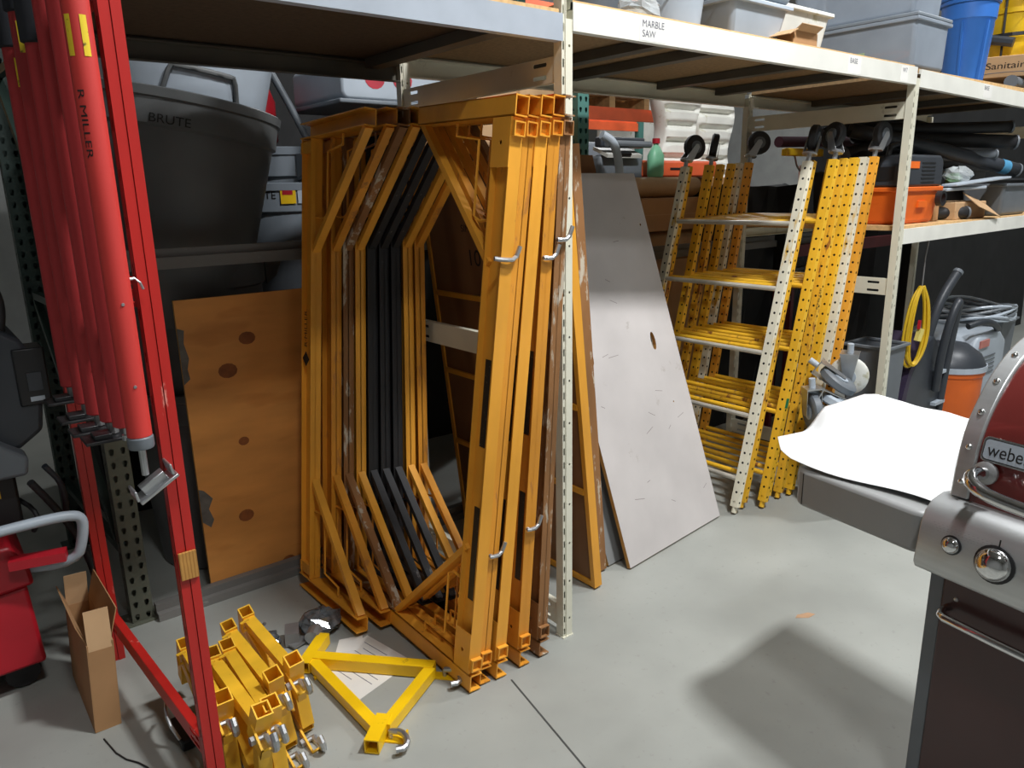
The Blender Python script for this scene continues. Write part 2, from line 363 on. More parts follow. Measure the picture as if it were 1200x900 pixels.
def beam(x0, x1, y, z0, z1, mat, zr=None, s=1):
    # channel shaped shelf beam with a lower lip and end connectors
    b = B(); dz = 0 if zr is None else zr-z0
    pr_ = [(0, 0), (0, z1-z0), (.012*s, z1-z0), (.012*s, z1-z0-.018), (.04*s, z1-z0-.018), (.04*s, z1-z0-.02), (.0145*s, z1-z0-.02), (.003*s, z1-z0-.022), (.003*s, .003), (.03*s, .003), (.03*s, 0)]
    vs = [(x0, y+a, z0+h) for a, h in pr_] + [(x1, y+a, z0+h+dz) for a, h in pr_]; k = len(pr_)
    b.add(vs, [(i, (i+1) % k, k+(i+1) % k, k+i) for i in range(k)] + [tuple(range(k)), tuple(range(2*k-1, k-1, -1))])
    return b.build('front_beam' if s > 0 else 'rear_beam', mat, rack)
beam(.436, 1.659, YF-.006, 2.035, 2.112, m_grayb); beam(.436, 1.659, YR, 2.03, 2.11, m_bar, s=-1)
beam(1.701, 4.009, YF-.006, 2.068, 2.148, m_white); beam(1.701, 4.009, YR, 2.05, 2.14, m_ivory, s=-1)
beam(4.051, 6.43, YF-.006, 2.06, 2.142, m_white, 2.02); beam(4.051, 6.43, YR, 2.05, 2.13, m_ivory, s=-1)
beam(4.051, 6.43, YF-.006, 1.295, 1.372, m_white, 1.31); beam(4.051, 6.43, YR, 1.30, 1.372, m_ivory, s=-1)
for x0, x1, z in ((.44, 1.655, 2.1), (1.705, 4.005, 2.131), (4.055, 6.43, 2.12), (4.055, 6.43, 1.36)):
    dk = B().box(x0, x1, YF+.011, YR-.015, z+.002, z+.026).build('deck_panel', m_chipsh if x0 < 1 else m_chip if z > 2 else m_chipe, rack)
    B().box(x0, x1, YF+.008, YF+.011, z+.002, z+.026).build('front_edge', m_chipe, dk)
for x in (2.27, 2.58, 3.21, 3.7): B().box(x-.03, x+.03, YF+.03, YR-.04, 2.095, 2.131).build('cross_bar', m_bar, rack)
for x in (1.53,): B().box(x-.03, x+.03, YF+.03, YR-.04, 2.065, 2.1).build('cross_bar', m_bar, rack)
for x in (4.7, 5.4, 6.0): B().box(x-.03, x+.03, YF+.03, YR-.04, 2.084, 2.12).build('cross_bar', m_bar, rack)
# paper notes on the white beams
for x, w_, ttl in ((2.0, .13, 'MARBLE\nSAW'), (3.345, .11, 'BASE'), (3.84, .07, 'W7'), (4.83, .12, 'BASE')):
    zb = 2.072 if x < 4 else 2.055
    nt_ = B().box(x, x+w_, YF-.0066, YF-.006, zb, zb+.07).build('paper_note', m_paper, rack)
    for k, ln in enumerate(ttl.split('\n')):
        text(ln, m_inkg, nt_, (x+.012, YF-.0067, zb+.042-.03*k), X1, Z1, .022, 'handwriting')
B().box(.395, .436, YF-.012, YF-.004, .7, .77).build('wooden_shim', m_edge, rack)

# ================================================================== pallet rack behind
prk = thing('pallet_rack', 'dark green pallet rack with keyhole uprights behind the scaffold brackets', 'rack', (.48, 2.95, 0))
def column(x, y, z1, mat, w=.078, d=.07, name='upright_column'):
    b = B(); x0 = x-w/2; n = int(z1/.052); zt = n*.052
    for k in (0, 1): b.holed((x0+k*w/2, y, 0), X1, Z1, w/2, n, .052, drop8(.009, .013))
    for k in (0, 1):
        b.holed((x0 if k == 0 else x0+w, y+d if k == 0 else y, 0), -Y1 if k == 0 else Y1, Z1, d, n, .052, oct8(.008, .008))
    b.add([(x0, y+d, 0), (x0+w, y+d, 0), (x0+w, y+d, zt), (x0, y+d, zt)], [(0, 1, 2, 3)])
    b.box(x0-.03, x0+w+.03, y-.02, y+d+.02, 0, .006)
    return b.build(name, mat, prk)
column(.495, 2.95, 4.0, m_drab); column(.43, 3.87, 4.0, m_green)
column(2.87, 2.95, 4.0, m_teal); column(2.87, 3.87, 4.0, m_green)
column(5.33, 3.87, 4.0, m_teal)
for x, xr in ((.47, .43), (2.87, 2.87)):
    zs = [.3, 1.2, 2.1, 3.0, 3.8]
    for a, c in zip(zs, zs[1:]):
        B().bar((x, 3.02, a), (xr, 3.87, c), .03, .03).build('diagonal_brace', m_green, prk)
        B().bar((x, 3.02, a), (xr, 3.87, a), .03, .03).build('horizontal_brace', m_green, prk)
def pbeam(x0, x1, y, z0, h, mat, parent=prk, t=.045):
    b = B()
    poly = [(0, 0), (t, 0), (t, h), (t*.45, h), (t*.45, h-.03), (0, h-.03)] if h > .05 else [(0, 0), (t, 0), (t, h), (0, h)]
    b.prism([(y+a, z0+c) for a, c in poly], (x0, 0, 0), Y1, Z1, x1-x0)
    return b.build('rack_beam', mat, parent)
pbeam(.54, 2.83, 2.9, 1.352, .072, m_beam); pbeam(.54, 2.83, 3.9, 1.352, .072, m_beam)
pbeam(.54, 2.83, 2.9, .0, .062, m_beam, t=.06)
pbeam(2.91, 5.3, 3.9, 1.352, .072, m_beam); pbeam(2.91, 5.3, 2.9, 1.2, .072, m_beam)
for k in range(6):    # decking planks on the hidden half of the bay
    B().box(1.68+k*.19, 1.68+k*.19+.175, 2.93, 3.94, 1.425, 1.447).build('deck_plank', m_wood, prk)

# ================================================================== scaffold side brackets stood on end
BH = 1.87
def make_bracket(mat, label, pin=True, strips=True):
    t = thing('scaffold_bracket', label, 'bracket', (0, 0, 0), (0, 0, 0), 'scaffold side brackets stood on end')
    b = B(); z0, z1 = .06, BH-.06
    b.box(-.001, .003, 0, .085, z0, z1).box(-.022, .022, 0, .004, z0, z1).box(-.022, .022, .081, .085, z0, z1)
    b.build('rail', mat, t)
    for za, zb in ((z0, .2), (z1-.14, z1)):
        p = B(); zc = za+.07 if za < 1 else zb-.06
        p.holed((-.0225, .085, za), -Y1, Z1, .085, 1, zb-za, oct8(.007, .007)); p.build('end_plate', mat, t, solid=.003)
    for z in (.092, BH-.092):
        B().sqtube((0, -.014, z), (0, .075, z), .04, .042, .004).build('socket_tube', mat, t)
    for za, s in ((0, 1), (BH, -1)):
        a = B(); q = .058*s
        lo, hi = min(za, za+q), max(za, za+q)
        a.box(-.022, -.018, -.012, .5, lo, hi).box(-.022, .024, -.012, .5, lo, lo+.004).box(-.022, .024, -.012, .5, hi-.004, hi)
        a.build('arm_channel', mat, t)
        B().bar((0, .485, za+s*.058), (0, .075, za+s*.48), .02, .03, up=(1, 0, 0)).build('knee_brace', mat, t)
        B().pipe([(0, .3, za+s*.062), (0, .3, za+s*.1), (0, .18, za+s*.115), (0, .18, za+s*.34), (0, .15, za+s*.355), (0, .085, za+s*.35)], .0045, 6).build('lock_rod', mat, t)
    if strips:
        for za, zb in ((.3, .62), (.82, 1.1)):
            ls = B().box(-.0022, -.001, .034, .062, za, zb).build('label_strip', m_label, t)
    if pin:
        for z in (.55, 1.42):
            B().pipe([(-.05, -.004, z-.01), (-.02, -.012, z-.012), (.02, -.014, z-.01), (.035, -.014, z+.03)], .007, 8, smooth=1).build('locking_pin', m_zinc, t)
    return t
tA = make_bracket(m_amber, '', False); tB = make_bracket(m_amber2, '', False); tR = make_bracket(m_rusty, '', False, False); tK = make_bracket(m_blk, '', False, False)
used = set()
def put_bracket(src, loc, rot, label, group='scaffold side brackets stood on end'):
    if src in used: return dup(src, loc, rot, label, group)
    used.add(src); src.location = loc; src.rotation_euler = rot; src['label'] = label; return src
near = [(tA, 1.228, 1.44, 1.775, 1.735, 'amber scaffold bracket with black label strips, nearest to the loose triangular outrigger'),
        (tB, 1.276, 1.486, 1.785, 1.735, 'scuffed amber scaffold bracket pressed against the back of the nearest bracket'),
        (tA, 1.338, 1.53, 1.775, 1.73, 'amber scaffold bracket in the middle of the five by the ivory post'),
        (tB, 1.44, 1.576, 1.775, 1.73, 'amber scaffold bracket standing beside the dirty whitish brown one'),
        (tR, 1.53, 1.622, 1.775, 1.735, 'dirty whitish brown scaffold bracket standing next to the ivory post')]
pins = []
def pin(o, z, s=1):
    B().pipe([(-.05*s, -.004, z-.01), (-.02, -.012, z-.012), (.02, -.014, z-.01), (.035, -.014, z+.03)], .007, 8, smooth=1).build('locking_pin', m_zinc, o)
for k, (src, xb, xt, yb, yt, lb) in enumerate(near):
    o = put_bracket(src, (xb, yb, .006), (math.atan2(yb-yt, BH), math.atan2(xt-xb, BH), 0), lb, 'five brackets stacked by the ivory post')
    pins += [(o, z, 1 if k == 0 else .3) for z in ((1.42,), (.47,), (), (.52, 1.41), (1.46,))[k]]
ordn = ['first', 'second', 'third', 'fourth', 'fifth', 'sixth', 'seventh', 'eighth', 'ninth']
far = [(tA, 'amber scaffold bracket with maker lettering on its rail, leftmost by the plywood sheet'),
       (tB, 'amber scaffold bracket second from the plywood sheet in the rear stack'),
       (tR, 'brown rusty scaffold bracket between two amber ones in the rear stack'),
       (tA, 'amber scaffold bracket standing left against the black brackets'),
       (tK, 'black scaffold bracket, left one of the three black ones'),
       (tK, 'black scaffold bracket, middle one of the three black ones'),
       (tK, 'black scaffold bracket, right one of the three black ones'),
       (tA, 'amber scaffold bracket standing right against the black brackets'),
       (tB, 'amber scaffold bracket at the right end of the rear stack')]
xb_ = [1.095, 1.185, 1.235, 1.285, 1.335, 1.385, 1.437, 1.492, 1.545]
xm_ = [1.30, 1.37, 1.41, 1.45, 1.49, 1.53, 1.57, 1.61, 1.65]
for i, (src, lb) in enumerate(far):
    yb = 2.79-.018*i; lx = math.atan2(xm_[i]-xb_[i], BH); ly = .03
    rz = math.pi
    o = put_bracket(src, (xb_[i], yb, .006), (ly, -lx, rz), lb, 'nine brackets stacked behind the black ones')
    if i == 0: first_far = o
text('R·MILLER.', m_ink, first_far, (.0226, .055, 1.02), (0, 0, 1), (0, -1, 0), .026, 'lettering')
B().prism([(0, -.03), (.03, 0), (0, .03), (-.03, 0)], (.0224, .044, .97), (0, 1, 0), (0, 0, 1), .0008).build('arrow_logo', m_ink, first_far)

for q in pins: pin(*q)
# ================================================================== leaning boards
def plate(outer, holes, th):
    """2D outline with holes -> solid plate mesh in local XY, z 0..th"""
    cu = bpy.data.curves.new('p', 'CURVE'); cu.dimensions = '2D'; cu.fill_mode = 'BOTH'; cu.extrude = th/2
    for pts in [outer]+holes:
        sp = cu.splines.new('POLY'); sp.points.add(len(pts)-1); sp.use_cyclic_u = True
        for p, q in zip(sp.points, pts): p.co = (q[0], q[1], 0, 1)
    to = bpy.data.objects.new('p', cu); COL.objects.link(to)
    dg = bpy.context.evaluated_depsgraph_get(); me = bpy.data.meshes.new_from_object(to.evaluated_get(dg))
    bpy.data.objects.remove(to); bpy.data.curves.remove(cu)
    b = B(); b.add([(v.co.x, v.co.y, v.co.z+th/2) for v in me.vertices], [tuple(p.vertices) for p in me.polygons])
    bpy.data.meshes.remove(me); return b
def oval(cx, cy, rx, ry, n=14): return [(cx+rx*math.cos(2*math.pi*i/n), cy+ry*math.sin(2*math.pi*i/n)) for i in range(n)]
# big worn board: local x along its foot, local y up the board
def lean_board(name, label, A, Bp, L, tilt, th, mat, holes=(), group=None, edge=None, notch=()):
    A = V(A); Bp = V(Bp); w_ = (Bp-A).length; a = math.atan2((Bp-A).y, (Bp-A).x)
    t = thing(name, label, 'board', A, (R(90)-tilt, 0, a), group)
    out = [(0, 0), (w_, 0), (w_, L), (0, L)]
    b = plate(out, [list(h) for h in holes], th)
    # faces looking sideways take the edge material
    e = b.build('panel', [mat, edge or m_edge], t)
    for p in e.data.polygons:
        if abs(p.normal.z) < .5: p.material_index = 1
    return t, w_
tb, wb = lean_board('grey_board', 'large scuffed grey board with two hand slots leaning by the yellow frames', (2.222, 2.0, .004), (2.962, 2.076, .004), 1.76, math.atan2(.57, 1.667), .018, m_board,
                    [oval(.56, .93, .018, .045), oval(.085, .93, .018, .045), oval(.69, 1.5, .006, .006), oval(.6, .62, .004, .004)])
for k in range(16):   # scratches and scuffs
    x, y = random.uniform(.05, .68), random.uniform(.1, 1.5); a = random.uniform(-.6, .6); l_ = random.uniform(.02, .08)
    B().bar((x, y, .0181), (x+l_*math.cos(a), y+l_*math.sin(a), .0181), .0025, .0004).build('scratch', M('scuff', (140, 130, 128), .7), tb)
lean_board('brown_board', 'short brown board showing above the top of the scuffed grey board', (2.25, 2.13, .004), (2.72, 2.175, .004), 1.83, math.atan2(.52, 1.75), .012, m_plyb)
lean_board('grey_sheet', 'thin grey sheet squeezed between the framed deck and the grey board', (2.17, 2.075, .004), (2.55, 2.115, .004), .55, math.atan2(.57, 1.667), .014, m_tabl)
# framed scaffold decks standing on edge, faces towards the brackets
def deck(name, label, base, ylen, h, lean, frame_mat, face_mat, ribs, th=.04, txt=None):
    t = thing(name, label, 'scaffold deck', base, (0, lean, 0), 'scaffold decks stood on edge')
    B().box(.008, th-.004, .01, ylen-.01, .01, h-.01).build('plywood_face', face_mat, t)
    for a in ((0, .022, 0, h), (ylen-.022, ylen, 0, h)):
        B().box(0, th, a[0], a[1], a[2], a[3]).build('side_rail', frame_mat, t)
    for z in (0, h-.025): B().box(0, th, .022, ylen-.022, z, z+.025).build('end_rail', frame_mat, t)
    for z in ribs: B().box(-.004, .008, .022, ylen-.022, z, z+.022).build('rib', frame_mat, t)
    if txt:
        for s_, y, z, hh in txt: text(s_, m_ink, t, (.0075, y, z), (0, -1, 0), (0, 0, 1), hh, 'handwriting')
    return t
deck('scaffold_deck', 'plywood scaffold deck in an amber frame, numbered in marker, nearest the brackets', (1.99, 1.965, .008), .93, 1.72, -math.atan2(.17, 1.6), m_amber, m_plyb, (.42, .78, 1.15), txt=[('10', .62, 1.3, .07), ('SIMU', .66, 1.44, .03)])
deck('scaffold_deck', 'dirty brown framed scaffold deck standing behind the amber framed one', (2.1, 2.05, .008), .86, 1.76, -math.atan2(.17, 1.75), m_rusty, m_plyb, (.3, .9, 1.4), th=.045)
# plywood sheet behind the left bay
tp, wp = lean_board('plywood_sheet', 'orange plywood sheet with dark knots and torn corners leaning on the grey beam', (.762, 2.975, .002), (1.55, 2.975, .002), 1.225, .01, .015, m_ply)
for x, y, rx, ry in ((.26, 1.05, .034, .026), (.17, .93, .038, .03), (.2, .63, .022, .018), (.175, .31, .032, .026), (.335, .05, .03, .024), (.58, .3, .03, .02)):
    B().prism(oval(x, y, rx, ry, 12), (0, 0, .0152), X1, Y1, .0006).build('knot', m_knot, tp)
for k, poly in enumerate(([(0, .9), (.025, .92), (.02, .96), (.03, 1.0), (.018, 1.06), (.025, 1.11), (0, 1.12)], [(0, .33), (.03, .3), (.045, .33), (.03, .38), (.05, .42), (.02, .46), (0, .47)])):
    B().prism(poly, (0, 0, .0152), X1, Y1, .0008).build('torn_patch', M('split_veneer', (104, 100, 94), .8, mott=.2, scale=20), tp)

# ================================================================== yellow ladder end frames
LH, LW = 1.78, .74
def make_ladder(sm, rm, label, caster=(False, False, 0)):
    t = thing('scaffold_end_frame', label, 'ladder frame', (0, 0, 0), (0, 0, 0), 'yellow scaffold end frames leaning together')
    hole = oct8(.0064, .0064); n = 34; p = (LH-.06)/n
    for y in (0, LW):
        b = B(); w_, d = .03, .042; x0, y0 = -w_/2, y-d/2
        b.holed((x0, y0, .03), X1, Z1, w_, n, p, hole)
        b.holed((x0, y0+d, .03), -Y1, Z1, d, n, p, hole)
        b.add([(x0+w_, y0, .03), (x0+w_, y0+d, .03), (x0+w_, y0+d, LH-.03), (x0+w_, y0, LH-.03)], [(0, 1, 2, 3)])
        b.add([(x0, y0+d, .03), (x0+w_, y0+d, .03), (x0+w_, y0+d, LH-.03), (x0, y0+d, LH-.03)], [(0, 3, 2, 1)])
        b.box(x0, x0+w_, y0, y0+d, LH-.031, LH-.02)
        b.build('stile', sm, t)
        B().box(x0+.004, x0+w_-.003, y0+.004, y0+d-.004, .031, LH-.032).build('stile_shade_fill', m_ink, t)  # black fill standing in for the shade inside the hollow stile
        B().cyl((0, y, 0), (0, y, .06), .0135, n=10).build('stile_foot', sm, t)
    for k in range(5):
        z = .17+.322*k
        B().cyl((0, .02, z), (0, LW-.02, z), .0125, n=10).build('rung', rm, t)
    for s_, y in zip(caster, (0, LW)):
        if not s_: continue
        ya = R({0: 70, 2: 15, 7: 95}.get(caster[2], 40) + (35 if y > .1 else 0)); o_ = V((0, y, LH))
        e = V((math.sin(ya), math.cos(ya), 0)); ax = V((e.y, -e.x, 0))      # e trails the wheel, ax is the axle
        c = B().cyl(o_-Z1*.02, o_+Z1*.03, .012, n=10).lathe([(.034, 0), (.036, .008), (.02, .018), (0, .02)], o_+Z1*.012, 12)
        for s2 in (-1, 1):
            c.prism([(-.025, .022), (.025, .022), (.05, .1), (.04, .115), (.022, .112)], o_+ax*(s2*.028-.0015), e, Z1, .003)
        ca = c.build('caster_fork', m_zinc, t)
        wc_ = o_+e*.036+Z1*.1
        B().lathe([(.03, -.018), (.058, -.02), (.066, -.012), (.066, .012), (.058, .02), (.03, .018)], wc_, 22, ax).build('wheel', m_rub, ca, smooth=40)
        B().lathe([(.0, -.022), (.034, -.02), (.034, .02), (.0, .022)], wc_, 14, ax).build('hub', m_gplas, ca)
    return t
lad = [(m_pale, m_rung, 1, 'pale worn end frame with silver rungs and casters, front of the leaning stack'),
       (m_yelw, m_yel, 0, 'chipped yellow end frame directly behind the pale front one'),
       (m_yel, m_yel, 1, 'yellow end frame with a big caster, second caster from the front'),
       (m_yel, m_yelw, 0, 'yellow end frame with a bright near stile in the middle of the stack'),
       (m_yelw, m_yel, 0, 'chipped yellow end frame with lettering on its stile'),
       (m_yel, m_yel, 0, 'plain yellow end frame behind the lettered one'),
       (m_pale, m_yel, 0, 'pale chipped end frame second from the back of the stack'),
       (m_amber, m_yel, 1, 'amber end frame with casters at the back of the stack beside the shop vacuum')]
for i, (sm, rm, cs, lb) in enumerate(lad):
    xb, xt, y = 3.045+.083*i, 3.50+.068*i, (2.035, 2.05, 1.985, 2.02, 2.0, 1.985, 1.965, 1.95)[i]
    t = make_ladder(sm, rm, lb, (bool(cs), bool(cs), i)); t.location = (xb, y, .01); t.rotation_euler = (0, math.atan2(xt-xb, LH-.05), R((0, 1, -1, .6, 0, -.6, .4, 0)[i]))
    if i == 4:
        text('R·MILLER', m_ink, t, (-.008, -.0215, 1.0), (0, 0, 1), (-1, 0, 0), .02, 'lettering')
    if i == 2: B().box(-.012, .012, -.0222, -.021, .52, .57).build('green_tape', M('green_tape', (20, 110, 70), .5), t)
# ================================================================== red poles hung on the red end frame
poles = [(.347, 1.77, 1.084, None, m_pole2, 'brightest red pole with grey collar, nearest the red shelf post'),
         (.337, 1.86, 1.09, None, m_pole, 'red pole with a bolt at its foot, second from the red post'),
         (.332, 1.98, 1.077, None, m_pole, 'red pole third from the red post, foot above the black brackets'),
         (.326, 2.12, 1.065, 1.947, m_pole, 'red pole with a black foam grip, third from the left'),
         (.322, 2.26, 1.066, 2.036, m_pole, 'red pole with one yellow sticker right below a black foam grip'),
         (.316, 2.42, 1.084, 1.98, m_pole, 'leftmost red pole with yellow and white stickers under its foam grip')]
for i, (x, y, z0, zf, m, lb) in enumerate(poles):
    t = thing('support_pole', lb, 'pole', (x, y, z0), group='red poles hung on the end frame'); r_ = .026
    b = B().lathe([(.0, 0), (.02, 0), (r_, .004), (r_, 1.4), (.02, 1.405), (0, 1.405)], (x, y, z0), 20); b.build('tube', m, t, smooth=40)
    B().pipe([(x, y, 1.39), (x, y-.012, 1.39)], .004, 6)
    if zf: B().lathe([(r_+.001, 0), (r_+.008, .004), (r_+.008, .45), (r_, .455)], (x, y, zf), 18).build('foam_grip', m_foam, t, smooth=40)
    hook = B().pipe([(x, y, 1.43), (x+.035, y, 1.435), (x+.045, y, 1.425), (x+.05, y, 1.41)], .003, 6).build('hanging_hook', m_zinc, t)
    def decal(z, h, a0, a1, mat, nm='sticker'):
        g = B(); g.grid(lambda u, v: (x+(r_+.0008)*math.cos(a0+(a1-a0)*u), y+(r_+.0008)*math.sin(a0+(a1-a0)*u), z+h*v), 5, 1); return g.build(nm, mat, t, smooth=60)
    av = math.atan2(-y, -x)   # towards the aisle
    if i == 0:
        decal(1.872, .075, av-.95, av-.5, m_sticky); decal(1.872, .075, av+.15, av+.62, m_sticky)
        text('R MILLER', m_ink, t, (x, y, 0), X1, Z1, .013, bend=lambda p, q: V((x+(r_+.001)*math.cos(av-.75+q/r_), y+(r_+.001)*math.sin(av-.75+q/r_), 1.81-p)), width=.13)
    if i == 4: decal(1.945, .07, av-.5, av+.5, m_sticky)
    if i == 5:
        decal(1.885, .07, av-.1, av+.7, m_sticky); decal(1.82, .032, av+.1, av+.8, m_stickw)
        text('R MILLER', m_ink, t, (x, y, 0), X1, Z1, .011, bend=lambda p, q: V((x+(r_+.001)*math.cos(av+.2+q/r_), y+(r_+.001)*math.sin(av+.2+q/r_), 1.75-p)), width=.12)
    for k, zz in enumerate((.12, .3)): B().lathe([(.004, 0), (.003, .002), (0, .002)], (x+r_*math.cos(av+.2), y+r_*math.sin(av+.2), z0+zz), 8, (math.cos(av+.2), math.sin(av+.2), 0)).build('rivet', m_zinc, t)
    if i == 0:
        B().lathe([(0, -.025), (.026, -.025), (.028, -.02), (.028, .0), (.024, .004)], (x, y, z0), 18).build('collar', m_gplas, t, smooth=40)
        B().cyl((x, y, z0-.09), (x, y, z0-.025), .008, n=8).build('swivel_neck', m_zinc, t)
        f = B(); o = V((x+.01, y, z0-.105))
        d_ = V((.86, 0, .5)); n_ = V((-.5, 0, .86))
        f.bar(o-d_*.05-n_*.02, o+d_*.05-n_*.02, .06, .008, up=n_).bar(o-d_*.03-n_*.01, o+d_*.03-n_*.01, .03, .03, up=n_).bar(o-d_*.05-n_*.012, o-d_*.042+n_*.012, .06, .006, up=d_).bar(o+d_*.042-n_*.012, o+d_*.05+n_*.012, .06, .006, up=d_)
        f.build('swivel_foot', m_zinc, t, bevel=.002)
    elif i == 1:
        B().cyl((x, y, z0-.02), (x, y, z0), .006, n=8).lathe([(0, -.035), (.01, -.033), (.01, -.02), (0, -.018)], (x, y, z0), 8).build('foot_bolt', m_zinc, t)
    else:
        B().cyl((x, y, z0-.03), (x, y, z0), .012, n=8).build('foot_spigot', m_steel, t)
        c = V((x-.02, y-.02, z0-.04))
        B().box(c.x-.05, c.x+.055, c.y-.03, c.y+.05, c.z, c.z+.008).box(c.x-.03, c.x+.01, c.y-.02, c.y+.03, c.z+.008, c.z+.02).build('foot_pad', m_dark, t, bevel=.002)

# ================================================================== grey cans
def can(label, x, y, z, r, h, mat, rz=0, group='nested grey cans', txt=None, hang=(0, 180)):
    t = thing('waste_can', label, 'waste can', (x, y, z), group=group)
    rb = r*.78
    B().lathe([(0, .012), (rb-.01, .012), (r-.03, h-.06), (r-.012, h-.05), (r-.006, h), (r, h), (r+.006, h-.004), (r+.004, h-.035), (r-.004, h-.04), (r-.006, h-.13), (r-.02, h-.14), (rb, .012), (rb-.01, 0), (0, 0)][::-1], (x, y, z), 40).build('body', mat, t, smooth=35)
    for a in hang:
        ca, sa = math.cos(R(a+rz)), math.sin(R(a+rz)); e = V((ca, sa, 0)); s_ = V((-sa, ca, 0)); o = V((x, y, z+h-.1))
        b = B()
        for k in (-1, 1):
            b.prism([(0, -.05), (.05, -.015), (.075, .045), (.075, .07), (.0, .07)], o+e*(r-.02)+s_*(k*.085-.008), e, Z1, .016)
        b.bar(o+e*(r+.045)+s_*-.09+Z1*.055, o+e*(r+.045)+s_*.09+Z1*.055, .03, .028); b.build('handle', mat, t, bevel=.004)
    if txt:
        s_, a, zz, hh, wd = txt; a = R(a); rr = r-.003
        text(s_, m_ink, t, (0, 0, 0), X1, Z1, hh, bend=lambda p, q: V((x+rr*math.cos(a+p/rr), y+rr*math.sin(a+p/rr), zz+q)), width=wd)
    return t
CX, CY = .95, 3.42
can('large dark grey can at the bottom of the nested stack behind the plywood', CX, CY, 0, .32, .82, m_gcand)
can('large dark grey can in the middle of the nested stack behind the rack beam', CX, CY, .55, .325, .82, m_gcand)
TL = Matrix.Rotation(R(10), 3, V((.25, .97, 0))).to_euler()
t = can('large dusty grey can with faded lettering above the grey rack beam', CX-.11, CY-.02, 1.1, 0.39, .89, m_gcand, 60, hang=(30, 75), txt=('BRUTE', 240, 1.865, .032, .14)); t.rotation_euler = TL
t = can('light grey can nested upside in the top of the big dusty can', CX-.02, CY, 1.5, .36, .86, m_gcanl, 0, hang=(-38, 142)); t.rotation_euler = TL
for a0 in (-118,):      # raised panel of the moulded wall
    g = B(); x, y = CX-.02, CY
    pts = []
    for k in range(13):
        f = k/12; a = R(a0+f*48); zz = 2.05+(.03 if 0 < k < 12 else -.06); rr = .36*(.78+.22*(zz-1.5)/.86)+.004
        pts.append((x+rr*math.cos(a), y+rr*math.sin(a), zz))
    g.pipe(pts, .01, 6, smooth=1); g.build('moulded_rib', m_gcand, t, smooth=60)
C2X, C2Y = 1.53, 3.68
can('lower grey can of the small stack right of the big dusty can', C2X, C2Y, .0, .25, .74, m_gcan)
t = can('grey can with a yellow product label beside the amber brackets', C2X, C2Y, .92, .26, .74, m_gcan, -20, txt=('BRUTE', 207, 1.588, .035, .14))
def arcplate(nm, x, y, r_, a0, a1, z0, z1, mat, par):
    g = B(); g.grid(lambda u, v: (x+r_*math.cos(R(a0+(a1-a0)*u)), y+r_*math.sin(R(a0+(a1-a0)*u)), z0+(z1-z0)*v), 6, 1); return g.build(nm, mat, par, smooth=60)
lb = arcplate('product_label', C2X, C2Y, .262, -117, -102, 1.565, 1.64, m_hyel, t); arcplate('label_red_band', C2X, C2Y, .263, -115, -105, 1.605, 1.63, m_redp, lb)
arcplate('label_grey_half', C2X, C2Y, .262, -100, -86, 1.565, 1.64, m_gcanl, t)
can('grey can with a boxy handle nested on top of the labelled can', C2X+.01, C2Y, 1.16, .25, .66, m_gcan, -75, hang=(0, 180))
# floor stands that carry the second stack
t = thing('support_crate', 'dark plastic crate under the small grey can stack', 'crate', (C2X, C2Y, .74))
b = B()
for s_ in (-.17, .17): b.box(C2X+s_-.01, C2X+s_+.01, C2Y-.18, C2Y+.18, .74, .915).box(C2X-.18, C2X+.18, C2Y+s_-.01, C2Y+s_+.01, .74, .915)
b.build('side_wall', m_dark, t); B().box(C2X-.18, C2X+.18, C2Y-.18, C2Y+.18, .9, .918).build('top', m_dark, t)
# grey pole, red jug and wrapped machine seen between can and bracket
t = tag(B().pipe([(1.42, 3.5, 2.18), (1.50, 3.46, 2.0), (1.66, 3.4, 1.62), (1.70, 3.38, 1.45)], .017, 10).build('grey_pipe', m_gplas, None, smooth=50), 'grey plastic pipe leaning behind the leftmost amber bracket', 'pipe')
t = thing('red_jug', 'red plastic jug between the light grey can and the pipe', 'jug', (1.46, 3.75, 1.82))
B().lathe([(0, 0), (.07, 0), (.085, .02), (.085, .2), (.06, .27), (.025, .3), (.025, .33), (0, .33)], (1.46, 3.75, 1.84), 16).build('body', m_redp, t, smooth=45)
B().lathe([(.03, 0), (.03, .03), (0, .032)], (1.46, 3.75, 2.165), 12).build('cap', m_dark, t)
t = thing('grey_tote', 'grey plastic case with smeared red print above the rear brackets', 'case', (1.95, 3.3, 1.447))
b = B().box(1.85, 2.25, 3.1, 3.6, 1.45, 1.98).build('carton_under', m_card, t)
B().prism(rrect(.52, .16, .03), (1.58, 3.09, 2.0), X1, Z1, -.5).build('upper_shell', m_gcanl, t, bevel=.01)
B().box(1.56, 2.28, 3.08, 3.62, 1.98, 2.0).build('rim', m_gcan, t, bevel=.006)
m_smear = M('red_print', (176, 48, 62), .5, mott=.1, wear=(160, 160, 168), wscale=20, wamt=.4)
for x in (1.74, 1.88): B().prism(oval(x, 2.09, .05, .045, 14), (0, 3.0895, 0), X1, Z1, .0006).build('red_mark', m_smear, t)
t = thing('cardboard_box', 'pale cardboard box in the gap above the ivory end brace', 'box', (2.55, 3.4, 1.447))
B().box(2.3, 2.82, 3.1, 3.7, 1.45, 2.4).build('carton', m_cardl, t, bevel=.004); B().box(2.55, 2.57, 3.099, 3.1, 1.45, 2.4).build('flap_seam', m_card, t)

